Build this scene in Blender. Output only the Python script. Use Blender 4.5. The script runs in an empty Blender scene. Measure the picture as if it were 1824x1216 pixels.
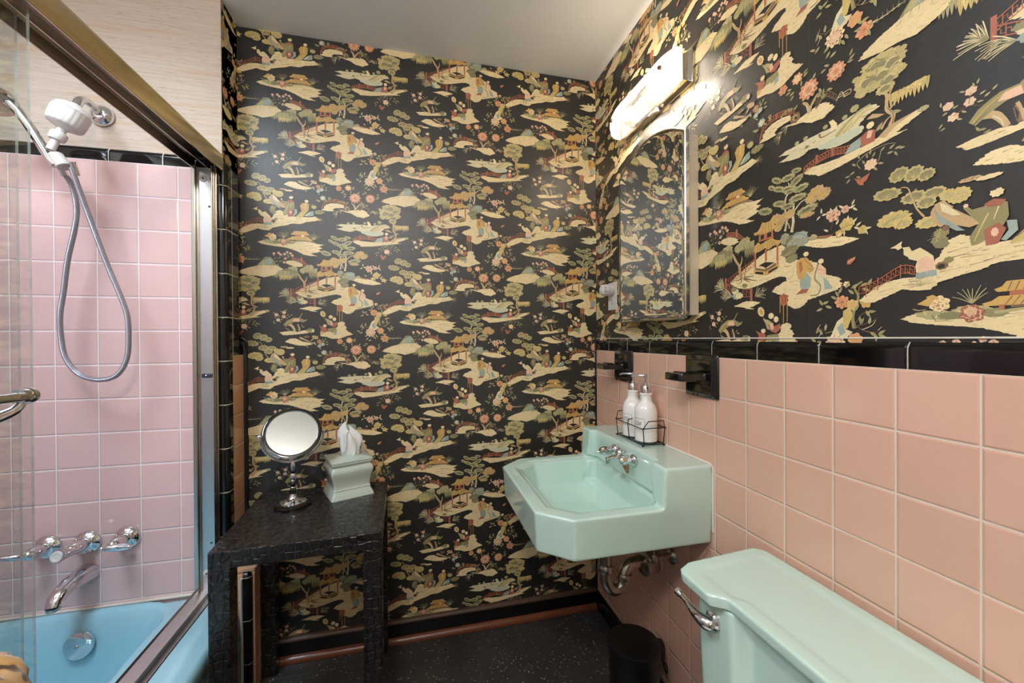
import bpy, bmesh, math, random
from math import sin, cos, pi, radians as R, sqrt, atan2
from mathutils import Vector, Matrix
random.seed(4)
SC = bpy.context.scene
COL = SC.collection

# ------------------------------------------------------------------ helpers
def tag(o, label=None, cat=None, group=None, kind=None):
    if label: o['label'] = label
    if cat: o['category'] = cat
    if group: o['group'] = group
    if kind: o['kind'] = kind
    return o

def empty(name, loc=(0, 0, 0), rz=0.0, label=None, cat=None, group=None, rot=None):
    o = bpy.data.objects.new(name, None); COL.objects.link(o)
    o.location = loc; o.rotation_euler = rot if rot else (0, 0, rz)
    o.empty_display_size = 0.05
    return tag(o, label, cat, group)

class MB:
    """collects vertices and faces for one mesh"""
    def __init__(s): s.v = []; s.f = []; s.mi = []; s.cur = 0
    def add(s, vs, fs):
        b = len(s.v); s.v += [tuple(v) for v in vs]
        for f in fs: s.f.append([i + b for i in f]); s.mi.append(s.cur)
        return s
    def box(s, lo, hi):
        x0, y0, z0 = lo; x1, y1, z1 = hi
        return s.add([(x0,y0,z0),(x1,y0,z0),(x1,y1,z0),(x0,y1,z0),(x0,y0,z1),(x1,y0,z1),(x1,y1,z1),(x0,y1,z1)],
              [(0,3,2,1),(4,5,6,7),(0,1,5,4),(1,2,6,5),(2,3,7,6),(3,0,4,7)])
    def loft(s, rings, cap0=True, cap1=True, closed=True):
        n = len(rings[0]); vs = [p for r in rings for p in r]; fs = []
        for i in range(len(rings) - 1):
            for j in range(n if closed else n - 1):
                k = (j + 1) % n
                fs.append((i*n+j, i*n+k, (i+1)*n+k, (i+1)*n+j))
        if cap0: fs.append(tuple(reversed(range(n))))
        if cap1: fs.append(tuple(range((len(rings)-1)*n, len(rings)*n)))
        return s.add(vs, fs)
    def prism(s, pts, z0, z1):
        return s.loft([[(x, y, z0) for x, y in pts], [(x, y, z1) for x, y in pts]])
    def extr(s, prof, a0, a1, axis='Y'):
        """extrude 2D profile; axis Y: prof=(x,z); axis X: prof=(y,z)"""
        if axis == 'Y': return s.loft([[(x, a0, z) for x, z in prof], [(x, a1, z) for x, z in prof]])
        return s.loft([[(a0, y, z) for y, z in prof], [(a1, y, z) for y, z in prof]])
    def lathe(s, prof, n=40, c=(0,0,0), M=None):
        rings = []
        for r, z in prof:
            r = max(r, 1e-5)
            rings.append([Vector((r*cos(2*pi*k/n), r*sin(2*pi*k/n), z)) for k in range(n)])
        M = M or Matrix()
        rings = [[tuple(Vector(c) + M @ p) for p in r] for r in rings]
        return s.loft(rings, prof[0][0] < 2e-3, prof[-1][0] < 2e-3)
    def tube(s, pts, rad, n=12, cyc=False, cap=True):
        pts = [Vector(p) for p in pts]; N = len(pts)
        rr = rad if hasattr(rad, '__len__') else [rad]*N
        up = None; rings = []
        for i, p in enumerate(pts):
            a = pts[i-1] if (i or cyc) else p; b = pts[(i+1) % N] if (i < N-1 or cyc) else p
            t = (b-a).normalized()
            if up is None:
                up = Vector((0,0,1)) if abs(t.z) < .9 else Vector((1,0,0))
                up = (up - t*up.dot(t)).normalized()
            else:
                up = (up - t*up.dot(t))
                up = up.normalized() if up.length > 1e-6 else Vector((1,0,0))
            w = t.cross(up)
            rings.append([tuple(p + (up*cos(2*pi*k/n) + w*sin(2*pi*k/n))*rr[i]) for k in range(n)])
        if cyc: rings.append(rings[0])
        return s.loft(rings, cap and not cyc, cap and not cyc)
    def sphere(s, c, r, n=20, m=12, sc=(1,1,1), M=None):
        prof = [(sin(pi*i/m), -cos(pi*i/m)) for i in range(m+1)]
        MM = (M or Matrix()) @ Matrix.Diagonal((r*sc[0], r*sc[1], r*sc[2], 1))
        return s.lathe(prof, n, c, MM)
    def build(s, name, mat, parent=None, smooth=40, bevel=0, seg=3, loc=None, rz=0, mods=None):
        me = bpy.data.meshes.new(name); me.from_pydata([tuple(v) for v in s.v], [], s.f)
        mats = mat if isinstance(mat, (list, tuple)) else [mat]
        for m in mats: me.materials.append(m)
        if len(mats) > 1: me.polygons.foreach_set('material_index', s.mi)
        bm = bmesh.new(); bm.from_mesh(me)
        bmesh.ops.remove_doubles(bm, verts=bm.verts, dist=1e-6)
        bmesh.ops.recalc_face_normals(bm, faces=bm.faces)
        bm.to_mesh(me); bm.free()
        o = bpy.data.objects.new(name, me); COL.objects.link(o)
        if smooth:
            me.shade_smooth()
            try: me.set_sharp_from_angle(angle=R(smooth))
            except Exception: pass
        if bevel:
            b = o.modifiers.new('b', 'BEVEL'); b.width = bevel; b.segments = seg; b.limit_method = 'ANGLE'; b.angle_limit = R(35)
            b.harden_normals = False
        if parent: o.parent = parent
        if loc is not None: o.location = loc
        if rz: o.rotation_euler = (0, 0, rz)
        return o

def catmull(P, k=8, cyc=False):
    P = [Vector(p) for p in P]; out = []; n = len(P)
    rng = range(n if cyc else n-1)
    for i in rng:
        p0 = P[(i-1) % n] if (i or cyc) else P[0]; p1 = P[i]; p2 = P[(i+1) % n]
        p3 = P[(i+2) % n] if (i+2 < n or cyc) else P[-1]
        for j in range(k):
            t = j/k
            out.append(0.5*((2*p1)+(-p0+p2)*t+(2*p0-5*p1+4*p2-p3)*t*t+(-p0+3*p1-3*p2+p3)*t**3))
    if not cyc: out.append(P[-1])
    return out

def rrect(cx, cy, w, d, r, n=8, z=None):
    pts = []
    for (sx, sy, a0) in ((1,1,0),(-1,1,90),(-1,-1,180),(1,-1,270)):
        for k in range(n+1):
            a = R(a0 + 90*k/n)
            pts.append((cx+sx*(w/2-r)+r*cos(a), cy+sy*(d/2-r)+r*sin(a)))
    return pts if z is None else [(x, y, z) for x, y in pts]

def rotm(d, up=(0,0,1)):
    """matrix whose Z axis points along d"""
    return Vector(d).normalized().to_track_quat('Z', 'Y').to_matrix().to_4x4()

def text_mesh(s, size, sx=1.0):
    cu = bpy.data.curves.new('t', 'FONT'); cu.body = s; cu.size = size; cu.align_x = 'CENTER'; cu.align_y = 'CENTER'
    ob = bpy.data.objects.new('t', cu); COL.objects.link(ob)
    dg = bpy.context.evaluated_depsgraph_get(); me = bpy.data.meshes.new_from_object(ob.evaluated_get(dg))
    bm = bmesh.new(); bm.from_mesh(me); bmesh.ops.subdivide_edges(bm, edges=[e for e in bm.edges if e.calc_length() > size*.15], cuts=2)
    vs = [(v.co.x*sx, v.co.y) for v in bm.verts]; fs = [[v.index for v in f.verts] for f in bm.faces]
    bm.free(); bpy.data.objects.remove(ob); bpy.data.meshes.remove(me)
    return vs, fs

# ------------------------------------------------------------------ materials
def lin(h):
    c = [int(h[i:i+2], 16)/255 for i in (0, 2, 4)]
    return tuple((x/12.92 if x <= .04045 else ((x+.055)/1.055)**2.4) for x in c) + (1,)

class NT:
    def __init__(s, name):
        s.m = bpy.data.materials.new(name); s.m.use_nodes = True; s.t = s.m.node_tree
        s.N = s.t.nodes; s.L = s.t.links; s.b = s.N.get('Principled BSDF'); s.out = s.N.get('Material Output')
    def n(s, typ, **kw):
        d = s.N.new(typ)
        for k, v in kw.items(): setattr(d, k, v)
        return d
    def link(s, a, b): s.L.new(a, b)
    def math(s, op, a, b=None, c=None, clamp=False):
        d = s.n('ShaderNodeMath', operation=op); d.use_clamp = clamp
        for i, v in enumerate((a, b, c)):
            if v is None: continue
            if isinstance(v, (int, float)): d.inputs[i].default_value = v
            else: s.link(v, d.inputs[i])
        return d.outputs[0]
    def mix(s, fac, a, b, blend='MIX'):
        d = s.n('ShaderNodeMix', data_type='RGBA', blend_type=blend)
        for sock, v in ((d.inputs[0], fac), (d.inputs[6], a), (d.inputs[7], b)):
            if isinstance(v, (int, float, tuple)): sock.default_value = v
            else: s.link(v, sock)
        return d.outputs[2]
    def noise(s, scale, vec=None, detail=3, rough=.5, dist=0):
        d = s.n('ShaderNodeTexNoise'); d.inputs['Scale'].default_value = scale; d.inputs['Detail'].default_value = detail
        d.inputs['Roughness'].default_value = rough; d.inputs['Distortion'].default_value = dist
        if vec is not None: s.link(vec, d.inputs['Vector'])
        return d.outputs['Fac']
    def pos(s): return s.n('ShaderNodeNewGeometry').outputs['Position']
    def obj(s): return s.n('ShaderNodeTexCoord').outputs['Object']
    def xyz(s, v):
        d = s.n('ShaderNodeSeparateXYZ'); s.link(v, d.inputs[0]); return d.outputs
    def comb(s, x=0, y=0, z=0):
        d = s.n('ShaderNodeCombineXYZ')
        for i, v in enumerate((x, y, z)):
            if isinstance(v, (int, float)): d.inputs[i].default_value = v
            else: s.link(v, d.inputs[i])
        return d.outputs[0]
    def scale(s, v, k):
        d = s.n('ShaderNodeVectorMath', operation='MULTIPLY'); s.link(v, d.inputs[0]); d.inputs[1].default_value = k; return d.outputs[0]
    def bump(s, h, dist=.001, strength=1.0, prev=None):
        d = s.n('ShaderNodeBump'); d.inputs['Strength'].default_value = strength; d.inputs['Distance'].default_value = dist
        s.link(h, d.inputs['Height'])
        if prev is not None: s.link(prev, d.inputs['Normal'])
        return d.outputs[0]
    def ramp(s, f, stops, interp='LINEAR'):
        d = s.n('ShaderNodeValToRGB'); d.color_ramp.interpolation = interp
        e = d.color_ramp.elements
        while len(e) < len(stops): e.new(.5)
        for i, (p, c) in enumerate(stops): e[i].position = p; e[i].color = c
        s.link(f, d.inputs[0]); return d.outputs[0]
    def set(s, **kw):
        for k, v in kw.items():
            i = s.b.inputs[k]
            if isinstance(v, (int, float, tuple)): i.default_value = v
            else: s.link(v, i)
        return s

def smooth01(n, x, a, b):
    d = n.n('ShaderNodeMapRange', interpolation_type='SMOOTHSTEP'); n.link(x, d.inputs[0])
    d.inputs[1].default_value = a; d.inputs[2].default_value = b; return d.outputs[0]

def plain(name, hexc, rough=.5, metal=0, coat=0, var=.06, nscale=14, bump=0, bscale=60, spec=.5, crough=.05):
    n = NT(name); c = lin(hexc); o = n.obj()
    f = n.noise(nscale, o, 4)
    dark = tuple(x*(1-var) for x in c[:3]) + (1,); lite = tuple(min(1, x*(1+var)) for x in c[:3]) + (1,)
    n.set(**{'Base Color': n.mix(f, dark, lite), 'Roughness': rough, 'Metallic': metal, 'Coat Weight': coat, 'Coat Roughness': crough, 'Specular IOR Level': spec})
    if bump: n.set(Normal=n.bump(n.noise(bscale, o, 3), bump))
    return n.m

def edge_dist(n, c, pitch, off):
    """distance in metres to the nearest grid line, and cell id"""
    t = n.math('DIVIDE', n.math('SUBTRACT', c, off), pitch)
    fr = n.math('FRACT', t); fl = n.math('FLOOR', t)
    d = n.math('MINIMUM', fr, n.math('SUBTRACT', 1.0, fr))
    return n.math('MULTIPLY', d, pitch), fl

def tile_mat(name, hexc, grout, au, pu, ou, av='Z', pv=.11, ov=0, gw=.0011, rough=.12, var=.05, tint2=None):
    n = NT(name); p = n.xyz(n.pos()); ax = {'X': 0, 'Y': 1, 'Z': 2}
    du, fu = edge_dist(n, p[ax[au]], pu, ou)
    if pv: dv, fv = edge_dist(n, p[ax[av]], pv, ov); d = n.math('MINIMUM', du, dv)
    else: d = du; fv = 0.0
    wob = n.noise(9, n.pos(), 2)
    d2 = n.math('ADD', d, n.math('MULTIPLY', n.math('SUBTRACT', n.noise(220, n.pos(), 2), .5), .0008))
    g = smooth01(n, d2, gw*.8, gw*1.5)
    wn = n.n('ShaderNodeTexWhiteNoise'); n.link(n.comb(fu, fv, 3.1), wn.inputs['Vector'])
    c = lin(hexc)
    a = tuple(x*(1-var) for x in c[:3])+(1,); b = tuple(min(1, x*(1+var)) for x in c[:3])+(1,)
    base = n.mix(wn.outputs['Value'], a, b)
    base = n.mix(n.math('MULTIPLY', n.noise(6, n.pos(), 4), .18), base, lin(tint2 or hexc))
    n.set(**{'Base Color': n.mix(g, lin(grout), base), 'Specular IOR Level': n.math('MULTIPLY', g, .55),
             'Roughness': n.math('SUBTRACT', .75, n.math('MULTIPLY', g, .75-rough))})
    h = n.math('ADD', n.math('MULTIPLY', smooth01(n, d, gw*.5, gw*.5+.0045), 1.0), n.math('MULTIPLY', wob, .35))
    ti = n.n('ShaderNodeVectorMath', operation='SCALE')
    nm = n.bump(h, .0013)
    n.set(Normal=nm)
    return n.m

M = {}
M['pink_r'] = tile_mat('pink_tile_room', 'D8AC97', 'DCCFC0', 'Y', .11, .5314, 'Z', .11, 1.2)
M['pink_e'] = tile_mat('pink_tile_shower', 'DCB8B5', 'EDE6E6', 'X', .1144, -.7796, 'Z', .1119, 1.8485)
M['pink_l'] = tile_mat('pink_tile_long', 'DCB8B5', 'EDE6E6', 'Y', .1144, 1.605, 'Z', .1119, 1.8485)
M['pink_s'] = tile_mat('pink_tile_return', 'E0AC86', 'E6D3BE', 'Y', .11, 1.645, 'Z', .11, 1.2)
M['black_r'] = tile_mat('black_cap_tile', '0D0B0B', 'BDB3A4', 'Y', .1565, .5134, None, 0, 0, .0009, .07, .2)
M['black_e'] = tile_mat('black_cap_tile_shower', '0D0C0E', 'E2DCDC', 'X', .1525, -.823, None, 0, 0, .0010, .07, .2)
M['black_l'] = tile_mat('black_cap_tile_long', '0D0C0E', 'E2DCDC', 'Y', .1525, 1.605, None, 0, 0, .0010, .07, .2)
M['black_v'] = tile_mat('black_column_tile', '0D0B0A', 'CFC3AB', 'Z', .1530, 1.183, None, 0, 0, .0011, .07, .2)
M['black_b'] = tile_mat('black_base_tile', '0B0A0A', '55504A', 'Y', .11, .5314, None, 0, 0, .0009, .15, .2)
M['mint'] = plain('mint_porcelain', 'C0DACE', .10, 0, .6, .015, 3, spec=.5)
M['mint_tub'] = plain('mint_enamel', '98C7D6', .12, 0, .6, .02, 3)
M['chrome'] = plain('chrome', 'D8D8DA', .07, 1, 0, .02)
M['gold_reflect'] = plain('gold_reflection_metal', 'F3E0B6', .27, 1, 0, .05, 20)  # gold tint stands for wallpaper reflected in the plain metal header
M['alu'] = plain('polished_aluminium', 'C9C3B9', .16, 1, 0, .03, 20)
M['alu_sat'] = plain('satin_aluminium', 'CFCBCB', .30, 1, 0, .04, 20)
M['nickel'] = plain('tarnished_nickel', 'C4BAAE', .24, 1, 0, .25, 30)
M['white_ceramic'] = plain('white_ceramic', 'ECE7E2', .22, 0, .4, .02)
M['white_plastic'] = plain('white_plastic', 'D6D0CC', .35, 0, 0, .02)
M['black_ceramic'] = plain('black_ceramic', '0C0A09', .06, 0, .5, .3)
M['black_paint'] = plain('black_painted_metal', '0B0A0A', .38, 0, 0, .3, 20)
M['black_wire'] = plain('black_wire', '12110F', .4, .3)
M['black_wood'] = plain('black_painted_wood', '0A0908', .4, 0, 0, .3)
M['copper_wood'] = plain('brown_stained_wood', '6E3A22', .35, 0, .2, .25, 30)
M['brown_wood'] = plain('dark_brown_wood', '4A3222', .5, 0, 0, .3, 40)
M['ceiling'] = plain('ceiling_paint', 'E3E4E5', .75, 0, 0, .015, 4, .0004, 60)
M['white_paint'] = plain('white_paint', 'DAD8D4', .5, 0, 0, .02, 4)
M['cream_metal'] = plain('cream_painted_metal', 'CDBFA9', .45, 0, 0, .05, 12)
M['ink'] = plain('black_ink', '1A1817', .6)
M['dark'] = plain('dark_gap', '050505', .9)
M['caulk'] = plain('white_caulk', 'D8CFC4', .6, 0, 0, .1, 60)
M['rubber'] = plain('dark_rubber', '2B3040', .45)
M['hose'] = None

def mk_mirror():
    n = NT('mirror_glass'); n.set(**{'Base Color': (.86, .88, .84, 1), 'Metallic': 1.0, 'Roughness': .015})
    n.set(Normal=n.bump(n.noise(2.5, n.obj(), 1), .0006)); return n.m
M['mirror'] = mk_mirror()

def mk_glass(name, tint, edge=False):
    n = NT(name); fr = n.n('ShaderNodeFresnel'); gg = n.n('ShaderNodeNewGeometry')
    n.link(n.math('SUBTRACT', 1.5, n.math('MULTIPLY', gg.outputs['Backfacing'], .83333)), fr.inputs[0])
    t = n.n('ShaderNodeBsdfTransparent'); t.inputs[0].default_value = tint
    g = n.n('ShaderNodeBsdfGlossy'); g.inputs['Roughness'].default_value = .01; g.inputs['Color'].default_value = (.9, .9, .9, 1)
    mx = n.n('ShaderNodeMixShader')
    if edge:
        d = n.n('ShaderNodeBsdfDiffuse'); d.inputs[0].default_value = lin('C9CCC8'); m2 = n.n('ShaderNodeMixShader'); m2.inputs[0].default_value = .42
        n.link(t.outputs[0], m2.inputs[1]); n.link(d.outputs[0], m2.inputs[2]); src = m2.outputs[0]
    else: src = t.outputs[0]
    n.link(fr.outputs[0], mx.inputs[0]); n.link(src, mx.inputs[1]); n.link(g.outputs[0], mx.inputs[2]); n.link(mx.outputs[0], n.out.inputs[0])
    n.noise(3)
    return n.m
M['glass'] = mk_glass('door_glass', (.955, .965, .955, 1)); M['glass_edge'] = mk_glass('door_glass_edge', (.88, .89, .87, 1), True)

def mk_floor():
    n = NT('black_speckled_vinyl'); p = n.xyz(n.pos())
    du, fu = edge_dist(n, p[0], .3125, .2045); dv, fv = edge_dist(n, p[1], .3125, 1.655)
    d = n.math('MINIMUM', du, dv); g = smooth01(n, d, .0004, .0012)
    v1 = n.n('ShaderNodeTexVoronoi'); v1.inputs['Scale'].default_value = 105
    dst = n.n('ShaderNodeVectorMath', operation='ADD'); n.link(n.pos(), dst.inputs[0])
    nz = n.n('ShaderNodeTexNoise'); nz.inputs['Scale'].default_value = 60; n.link(nz.outputs['Color'], (sc := n.n('ShaderNodeVectorMath', operation='SCALE')).inputs[0]); sc.inputs['Scale'].default_value = .022
    n.link(sc.outputs[0], dst.inputs[1]); n.link(dst.outputs[0], v1.inputs['Vector'])
    sep = n.n('ShaderNodeSeparateColor'); n.link(v1.outputs['Color'], sep.inputs[0])
    rad = n.math('MULTIPLY', n.math('POWER', sep.outputs[0], 3.0), .40)
    sp = n.math('LESS_THAN', v1.outputs['Distance'], rad)
    sp = n.math('MULTIPLY', sp, n.math('ADD', .15, n.math('MULTIPLY', sep.outputs[1], .6)))
    base = n.mix(n.noise(9, n.pos(), 5), lin('2B2826'), lin('413C38'))
    base = n.mix(sp, base, lin('B9AFA2'))
    base = n.mix(n.math('MULTIPLY', n.math('SUBTRACT', 1.0, g), .5), base, lin('4C4742'))
    n.set(**{'Base Color': base, 'Roughness': n.math('ADD', .2, n.math('MULTIPLY', n.noise(14, n.pos(), 4), .3))})
    n.set(Normal=n.bump(n.math('ADD', n.math('MULTIPLY', g, .6), n.noise(40, n.pos(), 3)), .0006)); return n.m
M['floor'] = mk_floor()

def mk_grass():
    n = NT('grasscloth'); p = n.pos()
    v = n.scale(p, (6, 6, 190)); v2 = n.scale(p, (22, 22, 620)); v3 = n.scale(p, (3.0, 3.0, 26))
    a = n.noise(1, v, 4, .6); b = n.noise(1, v2, 3, .6); c = n.noise(1, v3, 4)
    base = n.mix(a, lin('B9A38F'), lin('DCCFC3')); base = n.mix(n.math('MULTIPLY', smooth01(n, c, .52, .72), .55), base, lin('C7A27C'))
    base = n.mix(smooth01(n, b, .60, .74), base, lin('8F7560'))
    h = n.math('ADD', b, a)
    n.set(**{'Base Color': base, 'Roughness': .8, 'Normal': n.bump(h, .0012)}); return n.m
M['grass'] = mk_grass()

def mk_croc():
    n = NT('black_croc_leather'); o = n.obj()
    nz = n.n('ShaderNodeTexNoise'); nz.inputs['Scale'].default_value = 9; nz.inputs['Detail'].default_value = 2; n.link(o, nz.inputs['Vector'])
    sc = n.n('ShaderNodeVectorMath', operation='SCALE'); sc.inputs['Scale'].default_value = .022; n.link(nz.outputs['Color'], sc.inputs[0])
    ad = n.n('ShaderNodeVectorMath', operation='ADD'); n.link(o, ad.inputs[0]); n.link(sc.outputs[0], ad.inputs[1])
    v = n.n('ShaderNodeTexVoronoi', feature='DISTANCE_TO_EDGE'); v.inputs['Scale'].default_value = 1; v.inputs['Randomness'].default_value = .55
    n.link(n.scale(ad.outputs[0], (46, 30, 36)), v.inputs['Vector'])
    e = smooth01(n, v.outputs['Distance'], .0, .11)
    w = n.noise(70, o, 3); w2 = n.noise(420, o, 2)
    h = n.math('ADD', n.math('ADD', e, n.math('MULTIPLY', w, .10)), n.math('MULTIPLY', w2, .03))
    n.set(**{'Base Color': n.mix(e, lin('050404'), n.mix(w, lin('181515'), lin('2A2423'))), 'Roughness': n.math('ADD', .20, n.math('MULTIPLY', w, .14)),
             'Normal': n.bump(h, .0015), 'Coat Weight': .25, 'Coat Roughness': .25}); return n.m
M['croc'] = mk_croc()

def mk_hose():
    n = NT('ribbed_metal_hose'); uv = n.obj(); v = n.n('ShaderNodeTexWave', wave_type='BANDS', bands_direction='DIAGONAL'); v.inputs['Scale'].default_value = 160
    n.link(uv, v.inputs['Vector'])
    n.set(**{'Base Color': n.mix(v.outputs['Fac'], lin('8E8B92'), lin('B9B6BD')), 'Metallic': .7, 'Roughness': .33, 'Normal': n.bump(v.outputs['Fac'], .0006)}); return n.m
M['hose'] = mk_hose()

def mk_shade():
    n = NT('textured_lamp_glass'); o = n.obj()
    v = n.n('ShaderNodeTexVoronoi'); v.inputs['Scale'].default_value = 95; n.link(o, v.inputs['Vector'])
    p = n.xyz(o); ctr = smooth01(n, n.math('ABSOLUTE', p[1]), .085, .075)
    h = n.math('MULTIPLY', v.outputs['Distance'], ctr)
    tr = n.n('ShaderNodeBsdfTransparent'); tr.inputs[0].default_value = (1, .97, .92, 1)
    bd = n.b; n.set(**{'Base Color': lin('F3EFE8'), 'Roughness': .1, 'Normal': n.bump(h, .004), 'Emission Color': (1, .93, .82, 1)})
    em = n.math('SUBTRACT', .30, n.math('MULTIPLY', h, .36)); n.set(**{'Emission Strength': em})
    mx = n.n('ShaderNodeMixShader'); mx.inputs[0].default_value = .84
    n.link(tr.outputs[0], mx.inputs[1]); n.link(bd.outputs[0], mx.inputs[2]); n.link(mx.outputs[0], n.out.inputs[0]); return n.m
M['shade'] = mk_shade()

def emit(name, col, s):
    n = NT(name); n.set(**{'Base Color': (0, 0, 0, 1), 'Emission Color': col, 'Emission Strength': s}); n.noise(2); return n.m

def mk_bag():
    n = NT('gold_brown_patterned_cloth'); o = n.obj()
    w = n.n('ShaderNodeTexWave', wave_type='BANDS', bands_direction='DIAGONAL'); w.inputs['Scale'].default_value = 26; w.inputs['Distortion'].default_value = 9; w.inputs['Detail Scale'].default_value = 1.2
    n.link(o, w.inputs['Vector'])
    n.set(**{'Base Color': n.ramp(w.outputs['Fac'], [(0, lin('4A3424')), (.3, lin('5E4630')), (.42, lin('AE8653')), (1, lin('BA935E'))]), 'Roughness': .35, 'Sheen Weight': .3}); return n.m
M['bag'] = mk_bag()
def mk_tissue():
    n = NT('white_tissue'); n.set(**{'Base Color': lin('F1EEEC'), 'Roughness': .9, 'Normal': n.bump(n.noise(120, n.obj(), 3), .0006), 'Subsurface Weight': .2}); return n.m
M['tissue'] = mk_tissue()
M['celadon'] = plain('pale_celadon_ceramic', 'C2CFC3', .15, 0, .5, .02, 4)

# ------------------------------------------------------------------ patterned wallpaper
PAL = dict(cr='DDC797', tn='B5976B', go='C09A55', yl='C2AB68', yo='B4A36C', ol='8A8053', sg='A39A6B', gg='827B54', dg='55573B', gr='98957F', bl='909C90', wb='BBBDA4', wh='D0C49C',
           lt='CFC198', br='755A3E', dk='251F18', ru='A8623F', rd='9A5A42', pk='D6AE90', pe='CF9468')
def mk_paper():
    n = NT('black_chinoiserie_wallpaper'); a = n.n('ShaderNodeVertexColor'); a.layer_name = 'Col'
    f = n.noise(260, n.scale(n.pos(), (1, 1, 2.2)), 4, .65); f2 = n.noise(70, n.pos(), 3)
    k = n.math('ADD', .80, n.math('ADD', n.math('MULTIPLY', f, .42), n.math('MULTIPLY', f2, .22)))
    cb = n.n('ShaderNodeVectorMath', operation='SCALE'); n.link(a.outputs[0], cb.inputs[0]); n.link(k, cb.inputs['Scale'])
    n.set(**{'Base Color': cb.outputs[0], 'Roughness': .44, 'Specular IOR Level': .8, 'Normal': n.bump(n.noise(35, n.pos(), 4), .0007)}); return n.m
M['paper'] = mk_paper()
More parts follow.
